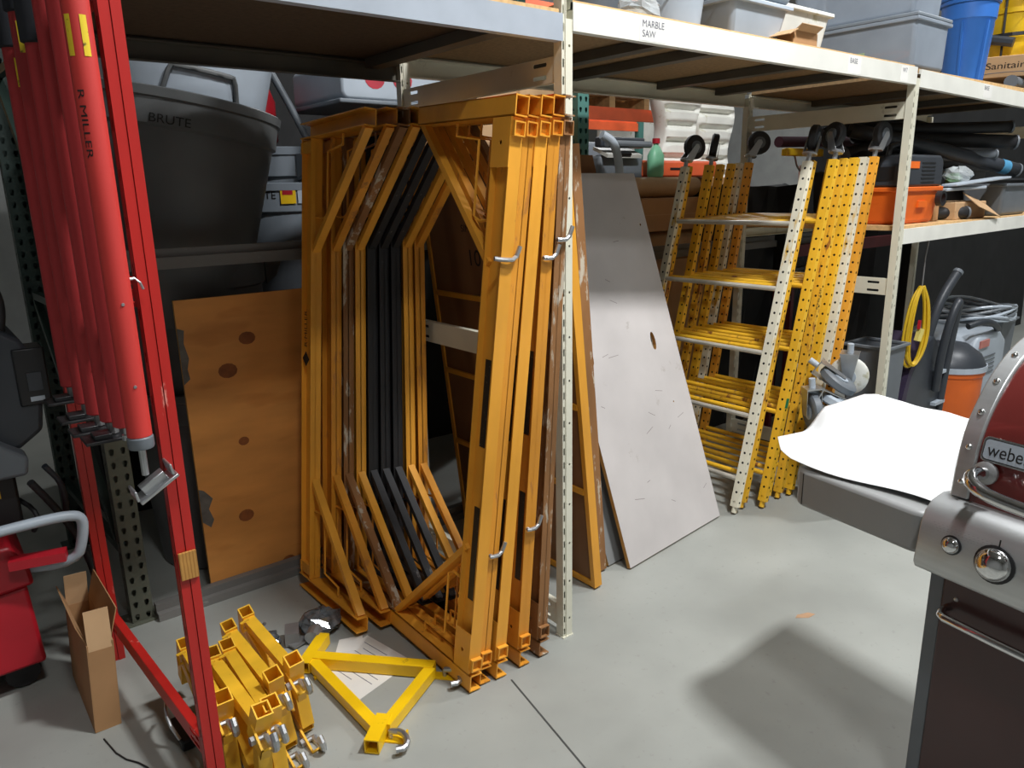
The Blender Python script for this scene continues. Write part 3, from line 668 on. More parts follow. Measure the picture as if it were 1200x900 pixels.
# ================================================================== carton by the red frame
t = thing('open_carton', 'narrow open cardboard carton standing beside the red end frame', 'carton', (.215, 2.365, .002), (R(-1.5), R(3.5), R(0)))
wc, lc, hc, tc = .074, .38, .27, .004
b = B().box(0, tc, 0, lc, 0, hc+.02).build('side_wall', m_card, t); B().box(wc-tc, wc, 0, lc, 0, hc+.02).build('side_wall', m_card, t)
B().box(tc, wc-tc, 0, tc, 0, hc).build('front_wall', m_card, t); B().box(tc, wc-tc, lc-tc, lc, 0, hc).build('back_wall', m_card, t); B().box(tc, wc-tc, tc, lc-tc, 0, tc).build('bottom', m_card, t)
B().bar((wc/2, .002, hc), (wc/2, .03, hc+.12), wc-.006, .003, up=(0, 1, 0)).build('flap', m_cardl, t)
B().bar((wc/2, lc-.002, hc), (wc/2, lc-.01, hc+.11), wc-.006, .003, up=(0, 1, 0)).build('flap', m_cardl, t)
B().bar((wc-.002, .2, hc+.02), (wc+.02, .2, hc+.11), .35, .003, up=(1, 0, 0)).build('flap', m_card, t)
B().bar((.002, .2, hc+.02), (-.02, .2, hc+.08), .35, .003, up=(1, 0, 0)).build('flap', m_card, t)

# ================================================================== machines at the left edge
t = thing('red_machine', 'red metal box machine with a grey tube handle at the left edge', 'machine', (-.05, 2.9, 0))
b = B(); prof = [(-.32, .1), (.150, .11), (.135, .395), (-.32, .36)]
b.prism(prof, (0, 3.25, 0), X1, Z1, .55); b.build('lower_case', m_redp, t, bevel=.012)
b = B(); b.prism([(-.33, .365), (.155, .40), (.15, .455), (.11, .55), (-.33, .55)], (0, 3.26, 0), X1, Z1, .58); b.build('lid', m_redp, t, bevel=.012)
for x in (-.25, .08):
    for y in (2.8, 3.15): B().lathe([(0, 0), (.05, 0), (.055, .01), (.055, .04), (.05, .05), (0, .05)], (x, y-.025, .056), 14, (0, 1, 0)).build('wheel', m_rub, t)
B().box(-.28, .11, 2.82, 3.16, .045, .12).build('chassis', m_dark, t)
B().pipe([(-.3, 2.58, .63), (.16, 2.6, .638), (.27, 2.6, .635), (.31, 2.61, .615), (.305, 2.62, .55), (.278, 2.64, .455), (.1, 2.75, .44)], .0165, 10, smooth=2).build('tube_handle', m_gcanl, t, smooth=50)
B().bar((.1, 2.66, .5), (.25, 2.62, .5), .05, .03).build('handle_bracket', m_redp, t)
t = thing('black_engine', 'black engine with a yellow warning label on the red machine', 'engine', (-.05, 3.0, .55))
B().box(-.3, .17, 2.85, 3.2, .55, .74).box(-.25, .12, 2.9, 3.15, .74, .8).build('block', m_dark, t, bevel=.01)
lbm = B().box(.03, .12, 2.846, 2.85, .655, .72).build('warning_label', m_sticky, t)
for k in range(5): B().box(-.3+.012*k, -.29+.012*k, 2.83, 2.86, .58, .7).build('cooling_fin', m_steel, t)
B().pipe([(.17, 2.9, .62), (.2, 2.84, .6), (.21, 2.82, .56), (.19, 2.84, .52)], .008, 8, smooth=1).build('fuel_line', m_rub, t)
t = thing('floor_machine', 'dark grey upright floor machine with a black loop handle at left edge', 'machine', (-.05, 3.05, .74))
b = B(); b.prism([(-.4, .81), (.2, .81), (.27, .86), (.285, .96), (.285, 1.1), (.25, 1.17), (.19, 1.21), (-.4, 1.24)], (0, 3.2, 0), X1, Z1, .36); b.build('cowl', m_bplas, t, bevel=.015)
b = B(); b.prism([(-.4, .74), (.2, .74), (.21, .8), (.12, .87), (-.4, .87)], (0, 2.86, 0), X1, Z1, .1); b.build('front_shroud', m_gplas, t, bevel=.012)
B().box(.22, .31, 2.83, 2.95, .95, 1.14).build('switch_box', m_dark, t, bevel=.006); B().box(.25, .29, 2.826, 2.83, 1.0, 1.06).build('rocker_switch', m_bplas, t); B().box(.25, .29, 2.827, 2.83, .965, .98).build('rating_plate', m_gcanl, t)
B().pipe([(.2, 2.9, 1.18), (.22, 2.9, 1.28), (.2, 2.9, 1.36), (.14, 2.9, 1.4), (-.1, 2.9, 1.42)], .018, 10, smooth=2).build('loop_handle', m_rub, t, smooth=50)
t = thing('hose_bundle', 'black hose and straps tangled on the floor behind the red frame', 'hose', (.3, 2.9, .4))
B().pipe([(.2, 2.75, .72), (.26, 2.8, .6), (.33, 2.85, .42), (.36, 2.9, .2), (.34, 2.9, .02)], .012, 8, smooth=2).build('hose', m_rub, t, smooth=50)
B().pipe([(.25, 2.8, .75), (.3, 2.83, .66), (.29, 2.86, .5), (.38, 2.88, .3), (.36, 2.92, .02)], .01, 8, smooth=2).build('hose', m_bplas, t, smooth=50)
t = tag(B().box(-.5, .2, 4.3, 4.33, 0, 2.0).box(-.5, .2, 4.28, 4.3, 0, .1).box(-.5, -.45, 4.28, 4.3, .1, 1.9).box(.15, .2, 4.28, 4.3, .1, 2.0).build('white_door', m_whp, None, bevel=.004), 'white panel standing behind the green upright at the left edge', 'panel')
t = thing('cardboard_box', 'cardboard box high behind the foam grips of the red poles', 'box', (.2, 4.2, 1.95))
B().box(-.15, .4, 4.0, 4.26, 1.9, 2.4).build('carton', m_cardl, t, bevel=.004); B().box(-.15, .4, 3.999, 4.0, 2.1, 2.11).build('tape_seam', m_card, t)
B().box(-.2, .46, 3.98, 4.28, 1.86, 1.9).build('shelf_board', m_wood, t)
# ================================================================== yellow outriggers on the floor
def make_outrigger(mat, label, cn, group):
    """local x along the horizontal tube, local y towards the socket mouths, z thickness"""
    t = thing('outrigger', label, 'outrigger', (0, 0, 0), (0, 0, 0), group); w_ = .042
    B().sqtube((0, -.13, 0), (0, .05, 0), w_, t=.004).build('socket_tube', mat, t)
    B().sqtube((.02, 0, 0), (.45, 0, 0), w_, t=.004).build('long_tube', mat, t)
    cx = .36
    B().sqtube((cx, cn-.05, 0), (cx, cn+.07, 0), w_*1.08, t=.004).build('socket_tube', mat, t)
    B().bar((.02, .02, 0), (cx-.015, cn-.01, 0), w_*.85, w_*.85).build('brace_tube', mat, t)
    B().bar((.44, .015, 0), (cx+.015, cn-.01, 0), w_*.9, w_*.9).build('brace_tube', mat, t)
    for k, (ox, oy) in enumerate(((.45, 0), (cx, cn))):
        tb_ = B().box(ox+.0, ox+.085, oy-.018, oy+.018, w_/2, w_/2+.006).box(ox+.08, ox+.086, oy-.018, oy+.018, w_/2-.02, w_/2+.006)
        tb_.build('hook_tab', mat, t)
        c = B().cyl((ox+.035, oy, -.005), (ox+.035, oy, w_/2+.014), .007, n=8).cyl((ox+.035, oy, w_/2+.006), (ox+.035, oy, w_/2+.018), .013, n=6)
        c.pipe([(ox+.035, oy, -.002), (ox+.07, oy+.0, -.006), (ox+.1, oy+.03, -.004), (ox+.1, oy+.06, .0), (ox+.075, oy+.07, 0)], .0095, 8, smooth=1)
        c.build('wing_clamp', m_zinc, t)
    B().pipe([(.05, .02, w_/2), (.05, .02, w_/2+.012), (.05, .07, w_/2+.014), (.05, .075, w_/2-.01)], .005, 6).build('lock_rod', mat, t)
    return t
def orient(t, A, e1, o):
    e1 = V(e1).normalized(); o = V(o); o = (o - e1*o.dot(e1)).normalized(); n = e1.cross(o)
    m = Matrix((e1, o, n)).transposed(); t.location = A; t.rotation_euler = m.to_euler()
tri = make_outrigger(m_yel2, 'single bright yellow triangular outrigger lying flat on a paper sheet', .315, None)
orient(tri, (.872, 2.255, .026), (.67, -.74, 0), (-.74, -.67, 0))
pg = 'pile of yellow outriggers'
o0 = make_outrigger(m_yel, '', .18, pg)
pile = [((.70, 2.34, .21), (.04, -.90, -.40), (-.10, -.40, .92), 'yellow outrigger at the right end of the pile, next to the triangular one'),
        ((.632, 2.31, .20), (.04, -.91, -.38), (-.12, -.38, .92), 'yellow outrigger second from the right in the pile, mouth tilted left'),
        ((.585, 2.19, .21), (-.02, -.91, -.40), (-.06, -.40, .92), 'yellow outrigger in the middle of the pile with raised mouths'),
        ((.53, 2.17, .215), (-.02, -.91, -.40), (.04, -.40, .92), 'yellow outrigger just right of the red post, front mouth highest'),
        ((.488, 2.30, .20), (-.02, -.91, -.38), (-.03, -.40, .92), 'yellow outrigger half hidden behind the red shelf post')]
for i, (A, e1, o, lb) in enumerate(pile):
    t = o0 if i == 0 else dup(o0, (0, 0, 0), (0, 0, 0), lb, pg)
    t['label'] = lb; orient(t, A, e1, o)
# caster wrapped in plastic beside the far bracket foot
def wad(name, label, c, r, mat, seed):
    rnd = random.Random(seed); b = B(); n, m = 12, 8; c = V(c)
    vs = []
    for j in range(m+1):
        for i in range(n):
            a, p = 2*math.pi*i/n, math.pi*j/m; k = r*rnd.uniform(.72, 1.08)
            vs.append(c+V((k*1.2*math.sin(p)*math.cos(a), k*math.sin(p)*math.sin(a), max(-r*.6, k*.7*math.cos(p)))))
    b.add(vs, [(j*n+i, j*n+(i+1) % n, (j+1)*n+(i+1) % n, (j+1)*n+i) for j in range(m) for i in range(n)])
    return b
t = thing('wrapped_clamp', 'steel clamp in crumpled clear wrap lying behind the triangular outrigger', 'clamp', (.97, 2.42, 0))
wad('', '', (1.0, 2.43, .045), .07, None, 3).build('plastic_wrap', M('shiny_wrap', (120, 124, 128), .12, .5, mott=.35, scale=30), t)
B().cyl((.93, 2.36, .03), (.99, 2.42, .045), .03, n=14).build('clamp_ring', m_zinc, t)
B().bar((.87, 2.40, .03), (.9, 2.47, .03), .05, .05).bar((.86, 2.39, .012), (.93, 2.41, .012), .04, .008).build('clamp_jaw', m_steel, t)
t = thing('wrapped_clamp', 'loose zinc clamp with bolt behind the left pile of outriggers', 'clamp', (.8, 2.5, 0))
wad('', '', (.80, 2.46, .03), .045, None, 5).build('wrap', M('shiny_wrap', (120, 124, 128), .12, .5), t)
B().cyl((.76, 2.5, .05), (.80, 2.46, .1), .006, n=8).build('bolt', m_zinc, t)
t = thing('wheel_lock', 'black and zinc caster lock on the floor left of the red post', 'clamp', (.43, 2.2, 0))
B().box(.40, .47, 2.1, 2.24, .0, .035).build('base', m_dark, t, bevel=.006); B().pipe([(.40, 2.12, .035), (.38, 2.15, .09), (.39, 2.2, .12), (.41, 2.24, .11)], .005, 8, smooth=1).build('wire_loop', m_zinc, t)
def sheet(nm, lb, pts, z):
    b = B(); b.prism(pts, (0, 0, z), X1, Y1, .0008); return tag(b.build(nm, m_paper, None), lb, 'paper')
sheet('paper_sheet', 'white printed paper sheet under the triangular outrigger', [(1.115, 2.29), (1.16, 2.04), (.915, 1.975), (.87, 2.225)], .0006)
sheet('paper_sheet', 'small folded white paper corner beside the wrapped clamp', [(1.02, 2.33), (1.10, 2.30), (1.06, 2.22), (.97, 2.26)], .0016)
ps = bpy.data.objects['paper_sheet']
for k in range(7):
    f = .14+k*.11; a_ = V((1.115, 2.29, .0015)).lerp(V((.87, 2.225, .0015)), f); c_ = V((1.16, 2.04, .0015)).lerp(V((.915, 1.975, .0015)), f)
    B().bar(a_.lerp(c_, .1), a_.lerp(c_, .9 if k % 3 else .6), .003, .0002).build('printed_line', m_inkg, ps)
t = tag(B().pipe([(.23, 2.32, .002), (.25, 2.2, .002), (.3, 2.12, .004), (.31, 2.05, .003)], .0025, 6, smooth=1).build('wire_scrap', m_dark, None), 'thin dark wire scrap on the floor left of the red rail', 'wire')

# ================================================================== gas grill at the right edge
GO = V((1.755, .655, 0)); GA = math.atan2(-.98645, -.16407)
gr = thing('gas_grill', 'maroon and stainless gas grill with a folding grey side table', 'grill', GO, (0, 0, GA))
def G(b, nm, mat, **k): return b.build(nm, mat, gr, **k)
# cabinet
G(B().box(.0, .035, .045, .075, .1, .73), 'frame_post', m_gplas, bevel=.003); G(B().box(1.0, 1.035, .045, .075, .1, .73), 'frame_post', m_gplas, bevel=.003)
G(B().box(.0, .012, .075, .52, .1, .73), 'side_panel', m_tabl); G(B().box(1.02, 1.035, .075, .52, .1, .73), 'side_panel', m_tabl)
G(B().box(.012, 1.02, .5, .52, .1, .73), 'back_panel', m_tabl); G(B().box(.0, 1.035, .045, .52, .07, .1), 'bottom_shelf', m_tabl)
for k in (0, 1):
    x0 = .035+k*.4835
    d = G(B().box(x0, x0+.4805, .04, .06, .105, .71), 'door', m_mard, bevel=.004)
    hx = (x0+.02, x0+.46)
    B().pipe([(hx[0], .04, .625), (hx[0], .005, .622), (hx[0]+.02, -.005, .62), (hx[1]-.02, -.005, .62), (hx[1], .005, .622), (hx[1], .04, .625)], .0105, 10, smooth=1).build('door_handle', m_chrome, d, smooth=50)
    B().lathe([(.006, 0), (.005, .003), (0, .004)], (x0+.035, .04, .655), 8, (0, -1, 0)).build('bolt', m_zinc, d)
for x in (.06, .97):
    for y in (.1, .46):
        G(B().lathe([(.0, -.012), (.03, -.014), (.035, -.01), (.035, .01), (.03, .014), (0, .012)], (x, y, .035), 16, (1, 0, 0)).cyl((x, y, .035), (x, y, .08), .008, n=8), 'caster_wheel', m_rub)
# control panel: rounded top, sloping face
prf = [(.055, .725), (-.028, .73), (-.036, .745), (-.024, .84), (-.012, .87), (.01, .89), (.05, .9), (.1, .895), (.1, .86), (.06, .72)]
b = B(); b.prism([(a, c) for a, c in prf], (.0, 0, 0), Y1, Z1, 1.035); cp = G(b, 'control_panel', m_stain, bevel=.006, seg=3)
fn = V((0, -.991, .13)); fu = V((1, 0, 0)); fv = V((0, .13, .991))
def knob(x, z, r_, h, nm):
    y = -.036+(z-.745)*.126
    k = B().lathe([(r_, 0), (r_*1.02, h*.25), (r_*.92, h*.55), (r_*.62, h*.9), (0, h)], (x, y, z), 26, fn).build(nm, m_chrome, cp, smooth=60)
    B().lathe([(r_*1.16, -.001), (r_*1.16, .003), (r_, .005)], (x, y, z), 26, fn).build('bezel', m_dark, cp, smooth=40)
    return y
knob(.078, .815, .019, .018, 'igniter_button')
for x in (.172, .42, .67, .92): knob(x, .81, .036, .03, 'burner_knob')
for k, wd in enumerate((.13, .128, .11, .09)):   # fine print
    y = -.036+(.856-.0045*k-.745)*.126
    text('- '*14, m_inkg, cp, (.03+.004*k, y-.001, .852-.0055*k), fu, fv, .0028, 'fine_print', width=wd)
B().bar((.176, -.028, .853), (.176, -.0265, .868), .003, .001).build('dial_mark', m_ink, cp)
# cook box and hood
cb = [(.075, .88), (.06, .9), (.045, .935), (.56, .935), (.54, .88)]
b = B(); b.prism(cb, (.03, 0, 0), Y1, Z1, .975); G(b, 'cook_box', m_bplas, bevel=.004)
hp = [(.042, .9), (.05, .98), (.066, 1.06), (.11, 1.135), (.158, 1.19), (.23, 1.24), (.33, 1.27), (.43, 1.255), (.51, 1.18), (.55, 1.05), (.56, .935)]
def spl(P, n=3):
    P = [V((a, c, 0)) for a, c in P]
    for _ in range(n):
        Q = [P[0]]
        for a, c in zip(P, P[1:]): Q += [a*.75+c*.25, a*.25+c*.75]
        P = Q+[P[-1]]
    return [(p.x, p.y) for p in P]
hp2 = spl(hp, 2)
inner = [(a+(.006 if a < .3 else -.006), c-.006) for a, c in hp2]
b = B(); b.prism(inner+[(.55, .936), (.05, .936)], (.062, 0, 0), Y1, Z1, .911); hood = G(b, 'hood', m_mar, smooth=30)
for x0, x1 in ((.02, .062), (.973, 1.015)):
    b = B(); n = len(hp2)
    b.prism(hp2+[(.55, .91), (.05, .9)], (x0, 0, 0), Y1, Z1, x1-x0); ec = b.build('hood_end_cap', m_stain, hood, bevel=.006)
for (a, c), (a2, c2) in zip(hp[0:6], hp[1:7]):
    p = V((0.041, (a+a2)/2, (c+c2)/2)); d = V((0, a2-a, c2-c)).normalized(); nn = V((0, -d.z, d.y))
    B().lathe([(.0075, -.001), (.007, .002), (.004, .0045), (0, .005)], p+nn*.001, 12, nn).build('rivet', m_chrome, hood, smooth=60)
bar_ = B().pipe([(.09, .05, .975), (.085, .0, .982), (.1, -.03, .97), (.16, -.035, .952), (.5, -.04, .947), (.88, -.035, .952), (.94, -.03, .97), (.95, .05, .975)], .015, 12, smooth=2).build('hood_handle', m_chrome, hood, smooth=60)
for x in (.09, .95): B().lathe([(.026, 0), (.026, .008), (.018, .014), (.0, .016)], (x, .05, .975), 16, (0, -1, .1)).build('handle_boss', m_steel, hood, smooth=40)
# badge lies on the sloping hood face
q0, q1 = V((0, .052, .995)), V((0, .066, 1.06)); bd = (q1-q0).normalized(); bn = V((0, -bd.z, bd.y))
b = B(); b.prism(rrect(.17, .056, .012), V((.07, .054, 1.0))+bn*.002, X1, bd, .003); bg = b.build('badge', m_chrome, hood, bevel=.001)
b = B(); b.prism(rrect(.162, .048, .009), V((.074, .054, 1.0))+bd*.004+bn*.0052, X1, bd, .0006); b.build('badge_border', m_ink, hood)
b = B(); b.prism(rrect(.158, .044, .008), V((.076, .054, 1.0))+bd*.006+bn*.0058, X1, bd, .0006); b.build('badge_field', m_gcanl, hood)
text('weber', m_ink, hood, V((.084, .054, 1.0))+bd*.014+bn*.0068, X1, bd, .03, 'lettering', width=.088)
# side table with rounded end and skirt
b = B(); b.prism(rrect(.385, .51, .04, 5), (-.385, 0, .742), X1, Y1, .108); G(b, 'side_table', m_tabl, bevel=.012, seg=3)
G(B().box(-.3495, -.3475, -.0008, .0, .75, .84), 'table_seam', m_dark)
b = B(); b.prism(rrect(.36, .51, .04, 5), (1.04, 0, .742), X1, Y1, .108); G(b, 'side_table', m_tabl, bevel=.012, seg=3)
G(B().box(-.02, .03, .06, .5, .74, .85), 'table_hinge', m_dark)
# box and white sheet on the side table
def gw(x, y, z): return GO + V((-.16407, -.98645, 0))*x + V((.98645, -.16407, 0))*y + V((0, 0, z))
t = thing('cardboard_box', 'small cardboard box hidden under the white sheet on the grill table', 'box', GO, (0, 0, GA))
B().box(-.36, -.06, .29, .47, .8515, .925).build('carton', m_card, t); B().box(-.22, -.2, .289, .471, .925, .9255).build('tape', m_cardl, t)
rnd = random.Random(4); 
def cloth(u, v):
    x = -.53+.53*u; y = .03+.49*v
    if u < .12: y += .04*(1-u/.12)*(1-v)
    fr = max(0, min(1, (v-.22)/.25)); fr = fr*fr*(3-2*fr)
    sd = max(0, min(1, (u+.02)/.1))
    z = .862 + .082*fr*(.72+.28*sd) + .003*math.sin(9*u+5*v)*(1-v) + .002*math.sin(23*u*v+3)
    if u < .2: z += .026*(1-u/.2)*(1-v*.5)
    if v > .9: y -= .0
    x += .03*math.sin(3*v+1)*(1-u); y -= .025*math.sin(5*u)*(1-v)
    return (x, y, z)
b = B().grid(cloth, 44, 40)
cl = b.build('white_sheet', m_cloth, None, solid=.0015, smooth=80); cl.location = GO; cl.rotation_euler = (0, 0, GA)
tag(cl, 'white plastic sheet draped over the grill side table', 'sheet')

# ================================================================== casters in a dark crate beyond the grill
CBX, CBY = 3.575, 1.755
t = thing('plastic_bin', 'dark grey bin holding loose casters between grill and yellow frames', 'bin', (CBX, CBY, 0))
b = B()
for a in ((-.175, -.16, -.105, .105), (.16, .175, -.105, .105), (-.175, .175, -.105, -.09), (-.175, .175, .09, .105)): b.box(CBX+a[0], CBX+a[1], CBY+a[2], CBY+a[3], 0, .43)
b.build('side_wall', m_bplas, t); B().box(CBX-.175, CBX+.175, CBY-.105, CBY+.105, 0, .02).build('bottom', m_bplas, t); B().box(CBX-.16, CBX+.16, CBY-.09, CBY+.09, .39, .41).build('contents_board', m_card, t)
def caster(label, c, ax, r_=.098, wm=None, grp='loose grey casters'):
    t = thing('loose_caster', label, 'caster', c, group=grp); c = V(c); ax = V(ax).normalized(); d, s_, u_ = frame(ax)
    B().lathe([(r_*.5, -.022), (r_*.86, -.024), (r_, -.014), (r_, .014), (r_*.86, .024), (r_*.5, .022)], c, 24, ax).build('wheel', wm or m_gplas, t, smooth=40)
    B().lathe([(0, -.03), (r_*.4, -.027), (r_*.4, .027), (0, .03)], c, 16, ax).build('hub', m_gcanl, t)
    f = B()
    for k in (-1, 1):
        p = c + d*k*.036; f.prism([(-.02, -.02), (.02, -.02), (.045, r_*1.25), (-.045, r_*1.25)], p-d*.0015, s_, u_, .003)
    q = c + u_*r_*1.25; f.bar(q-d*.04, q+d*.04, .09, .006, up=u_); f.build('fork', m_zinc, t)
    B().cyl(q, q+u_*.05, .016, n=12).build('stem', m_gcanl, t)
    return t
caster('grey caster standing upright at the left of the bin', (3.43, 1.87, .50), (.75, -.6, .1))
caster('pale grey caster lying in the middle of the loose caster heap', (3.52, 1.78, .54), (.3, -.3, .9), wm=m_gcanl)
caster('grey caster on top of the heap with its stem towards the grill', (3.58, 1.83, .64), (.2, -.5, .8))
caster('pale caster behind the top one, seen edge on', (3.72, 1.85, .64), (.9, .35, .1), wm=m_whp)
t = tag(B().ring((3.68, 1.70, .50), (.3, -.9, .2), .05, .07, .03).build('blue_ring', M('light_blue_plastic', (60, 160, 210), .4), None, smooth=40), 'light blue plastic ring beside the caster heap', 'ring')
# ================================================================== things on the top shelf
ZT = 2.157
def tub(nm, lb, cat, x0, x1, y0, y1, z, h, mat, taper=.03, lid=None, group=None, rim=.012):
    """open tapered tub with a rolled rim"""
    t = thing(nm, lb, cat, ((x0+x1)/2, (y0+y1)/2, z), group=group); b = B()
    lo = [(x0+taper, y0+taper), (x1-taper, y0+taper), (x1-taper, y1-taper), (x0+taper, y1-taper)]; hi = [(x0, y0), (x1, y0), (x1, y1), (x0, y1)]
    b.add([(a, c, z) for a, c in lo]+[(a, c, z+h) for a, c in hi], [(3, 2, 1, 0)]+[(i, (i+1) % 4, 4+(i+1) % 4, 4+i) for i in range(4)])
    b.build('wall', mat, t, bevel=.02 if h > .1 else .008, seg=3)
    r_ = B(); g = rim
    r_.box(x0-g, x1+g, y0-g, y0+.004, z+h-.018, z+h).box(x0-g, x1+g, y1-.004, y1+g, z+h-.018, z+h).box(x0-g, x0+.004, y0, y1, z+h-.018, z+h).box(x1-.004, x1+g, y0, y1, z+h-.018, z+h)
    r_.build('rim', mat, t, bevel=.004)
    if lid: B().box(x0-.01, x1+.01, y0-.01, y1+.01, z+h, z+h+.02).build('lid', lid, t, bevel=.006)
    return t
def carton(lb, x0, x1, y0, y1, z0, z1, mat=None, rz=0):
    t = thing('cardboard_box', lb, 'box', ((x0+x1)/2, (y0+y1)/2, z0), (0, 0, R(rz))); w_, d_, h = (x1-x0)/2, (y1-y0)/2, z1-z0
    B().box(-w_, w_, -d_, d_, 0, h).build('carton', mat or m_card, t, bevel=.004)
    B().box(-w_, w_, -.03, .03, h, h+.0008).build('tape', m_cardl, t); B().box(-w_-.0006, w_+.0006, -d_-.0006, d_+.0006, h*.5-.001, h*.5+.001).build('flap_seam', m_cardl, t)
    return t
carton('brown cardboard box on the grey beamed shelf beside the centre post', 1.2, 1.62, 2.0, 2.5, 2.126, 2.42)
carton('reddish cardboard box further left on the grey beamed shelf', .75, 1.12, 2.05, 2.5, 2.126, 2.4, M('red_cardboard', (150, 70, 60), .8))
# light grey tubs and buckets, middle bay
def bucket(lb, x, y, z, r_, h, mat, group=None):
    t = thing('bucket', lb, 'bucket', (x, y, z), group=group)
    B().lathe([(0, 0), (r_*.82, 0), (r_*.98, h-.03), (r_*1.05, h-.028), (r_*1.06, h), (r_, h), (r_*.8, .012), (0, .012)], (x, y, z), 28).build('body', mat, t, smooth=35)
    B().pipe([(x+r_*1.06*math.cos(a), y+r_*1.06*math.sin(a)*.3-.12, z+h-.02-.06*math.sin(a)) for a in [math.pi*k/10 for k in range(11)]], .004, 6).build('bail_handle', m_zinc, t)
    return t
bucket('light grey plastic bucket with a wire handle on the white beamed shelf', 2.42, 2.02, ZT, .13, .2, m_gcanl)
bucket('dark grey bucket behind the wire handled one on the shelf', 2.28, 2.3, ZT, .14, .26, m_gplas)
t = thing('clear_bag', 'crumpled clear plastic bag beside the light grey bucket', 'bag', (2.2, 1.98, ZT))
wad('', '', (2.2, 1.99, ZT+.06), .08, None, 9).build('film', m_clear, t); wad('', '', (2.2, 2.0, ZT+.035), .05, None, 10).build('contents', m_whp, t)
tub('grey_tub', 'low light grey tub on the shelf between bucket and kraft box', 'tub', 2.62, 3.0, 1.88, 2.3, ZT, .15, m_gcanl)
tub('grey_tub', 'second light grey tub stacked in the low one', 'tub', 2.6, 3.02, 1.86, 2.32, ZT+.155, .12, m_gcanl, .02)
tub('grey_tub', 'translucent white tub at the shelf edge left of the cloudy tote', 'tub', 3.06, 3.5, 1.98, 2.5, ZT, .2, m_whp)
t = thing('kraft_box', 'small torn kraft cardboard box at the shelf edge', 'box', (2.95, 1.85, ZT)); B().box(2.96, 3.14, 1.83, 1.95, ZT, ZT+.055).build('carton', m_card, t)
B().bar((2.96, 1.86, ZT+.055), (2.9, 1.86, ZT+.03), .1, .003, up=(0, 0, 1)).build('flap', m_cardl, t); B().bar((3.05, 1.83, ZT+.055), (3.05, 1.8, ZT+.075), .16, .003).build('flap', m_cardl, t)
# large cloudy totes
t = tub('storage_tote', 'large cloudy grey tote with orange cord inside, on the shelf above the ivory post', 'tote', 4.05, 4.42, 1.84, 2.56, ZT, .235, m_tote, .006, m_gcan)
B().pipe([(4.075, 1.9+.13*math.sin(k*.7)+.1, ZT+.035+.05*abs(math.sin(k*.35))) for k in range(14)], .005, 6, smooth=1).build('orange_cord', m_oran, t)
B().box(4.046, 4.05, 2.18, 2.24, ZT+.02, ZT+.1).build('photo_label', m_stickw, t); B().box(4.046, 4.05, 2.09, 2.17, ZT+.01, ZT+.1).build('green_label', M('pale_green_label', (170, 190, 150), .6), t)
tub('storage_tote', 'upper cloudy grey tote stacked on the one with orange cord', 'tote', 4.07, 4.40, 1.86, 2.54, ZT+.256, .3, m_tote, .02)
t = thing('blue_can', 'blue plastic recycling can on the top shelf right of the totes', 'waste can', (5.12, 2.03, ZT-.012))
B().lathe([(0, 0), (.1, 0), (.135, .36), (.143, .37), (.147, .45), (.157, .455), (.158, .48), (.145, .48), (.133, .36), (.096, .012), (0, .012)], (5.12, 2.03, ZT-.012), 32).build('body', m_blue, t, smooth=35)
B().lathe([(.163, 0), (.165, .012), (.13, .04), (0, .05)], (5.12, 2.03, ZT+.465), 32).build('lid', m_blue, t, smooth=35)
for a in (-60, 0, 60): B().bar((5.12+.104*math.cos(R(a-110)), 2.03+.104*math.sin(R(a-110)), ZT), (5.12+.134*math.cos(R(a-110)), 2.03+.134*math.sin(R(a-110)), ZT+.34), .02, .012).build('moulded_rib', m_blue, t)
sb = thing('lettered_carton', 'flat brown carton with black brand lettering at the right end of the top shelf', 'box', (5.55, 1.79, 2.226), (R(2), 0, R(1)))
B().box(0, .55, 0, .42, 0, .125).build('carton', m_cardl, sb, bevel=.004)
text('Sanitaire', m_ink, sb, (-.0008, .275, .05), -Y1, Z1, .04, 'lettering', width=.25); B().pipe([(-.001, .38, .015), (-.001, .2, .03), (-.001, .02, .025)], .002, 5, smooth=1).build('swoosh', m_gplas, sb)
t = tag(B().pipe([(5.4, 1.86, 2.185), (5.5, 1.88, 2.186), (5.9, 1.9, 2.186), (6.2, 1.95, 2.185)], .038, 12, smooth=1).build('padded_tube', m_gplas, None, smooth=60), 'grey padded tube under the lettered carton at the shelf edge', 'tube')
for i, (x, y, z) in enumerate(((5.83, 2.02, 2.362), (5.85, 2.03, 2.66))):
    t = bucket(('lower', 'upper')[i]+' yellow mop bucket in a black wire cage at the top right', x, y, z, .17, .29, m_hyel, 'yellow buckets at the right shelf end')
    for k in range(6):
        a = R(60*k); B().cyl((x+.19*math.cos(a), y+.19*math.sin(a), z), (x+.2*math.cos(a), y+.2*math.sin(a), z+.29), .007, n=6).build('cage_bar', m_dark, t)
    B().ring((x, y, z+.12), (0, 0, 1), .19, .21, .02, 24).build('cage_hoop', m_dark, t)
t = thing('cast_bracket', 'dark grey cast bracket leaning on the yellow buckets', 'bracket', (5.5, 2.3, 2.146)); B().pipe([(5.5, 2.3, 2.16), (5.52, 2.28, 2.4), (5.58, 2.2, 2.5), (5.62, 1.95, 2.44)], .03, 8, smooth=1).build('curved_arm', m_bplas, t); B().box(5.42, 5.6, 2.22, 2.38, 2.146, 2.165).build('foot', m_bplas, t)

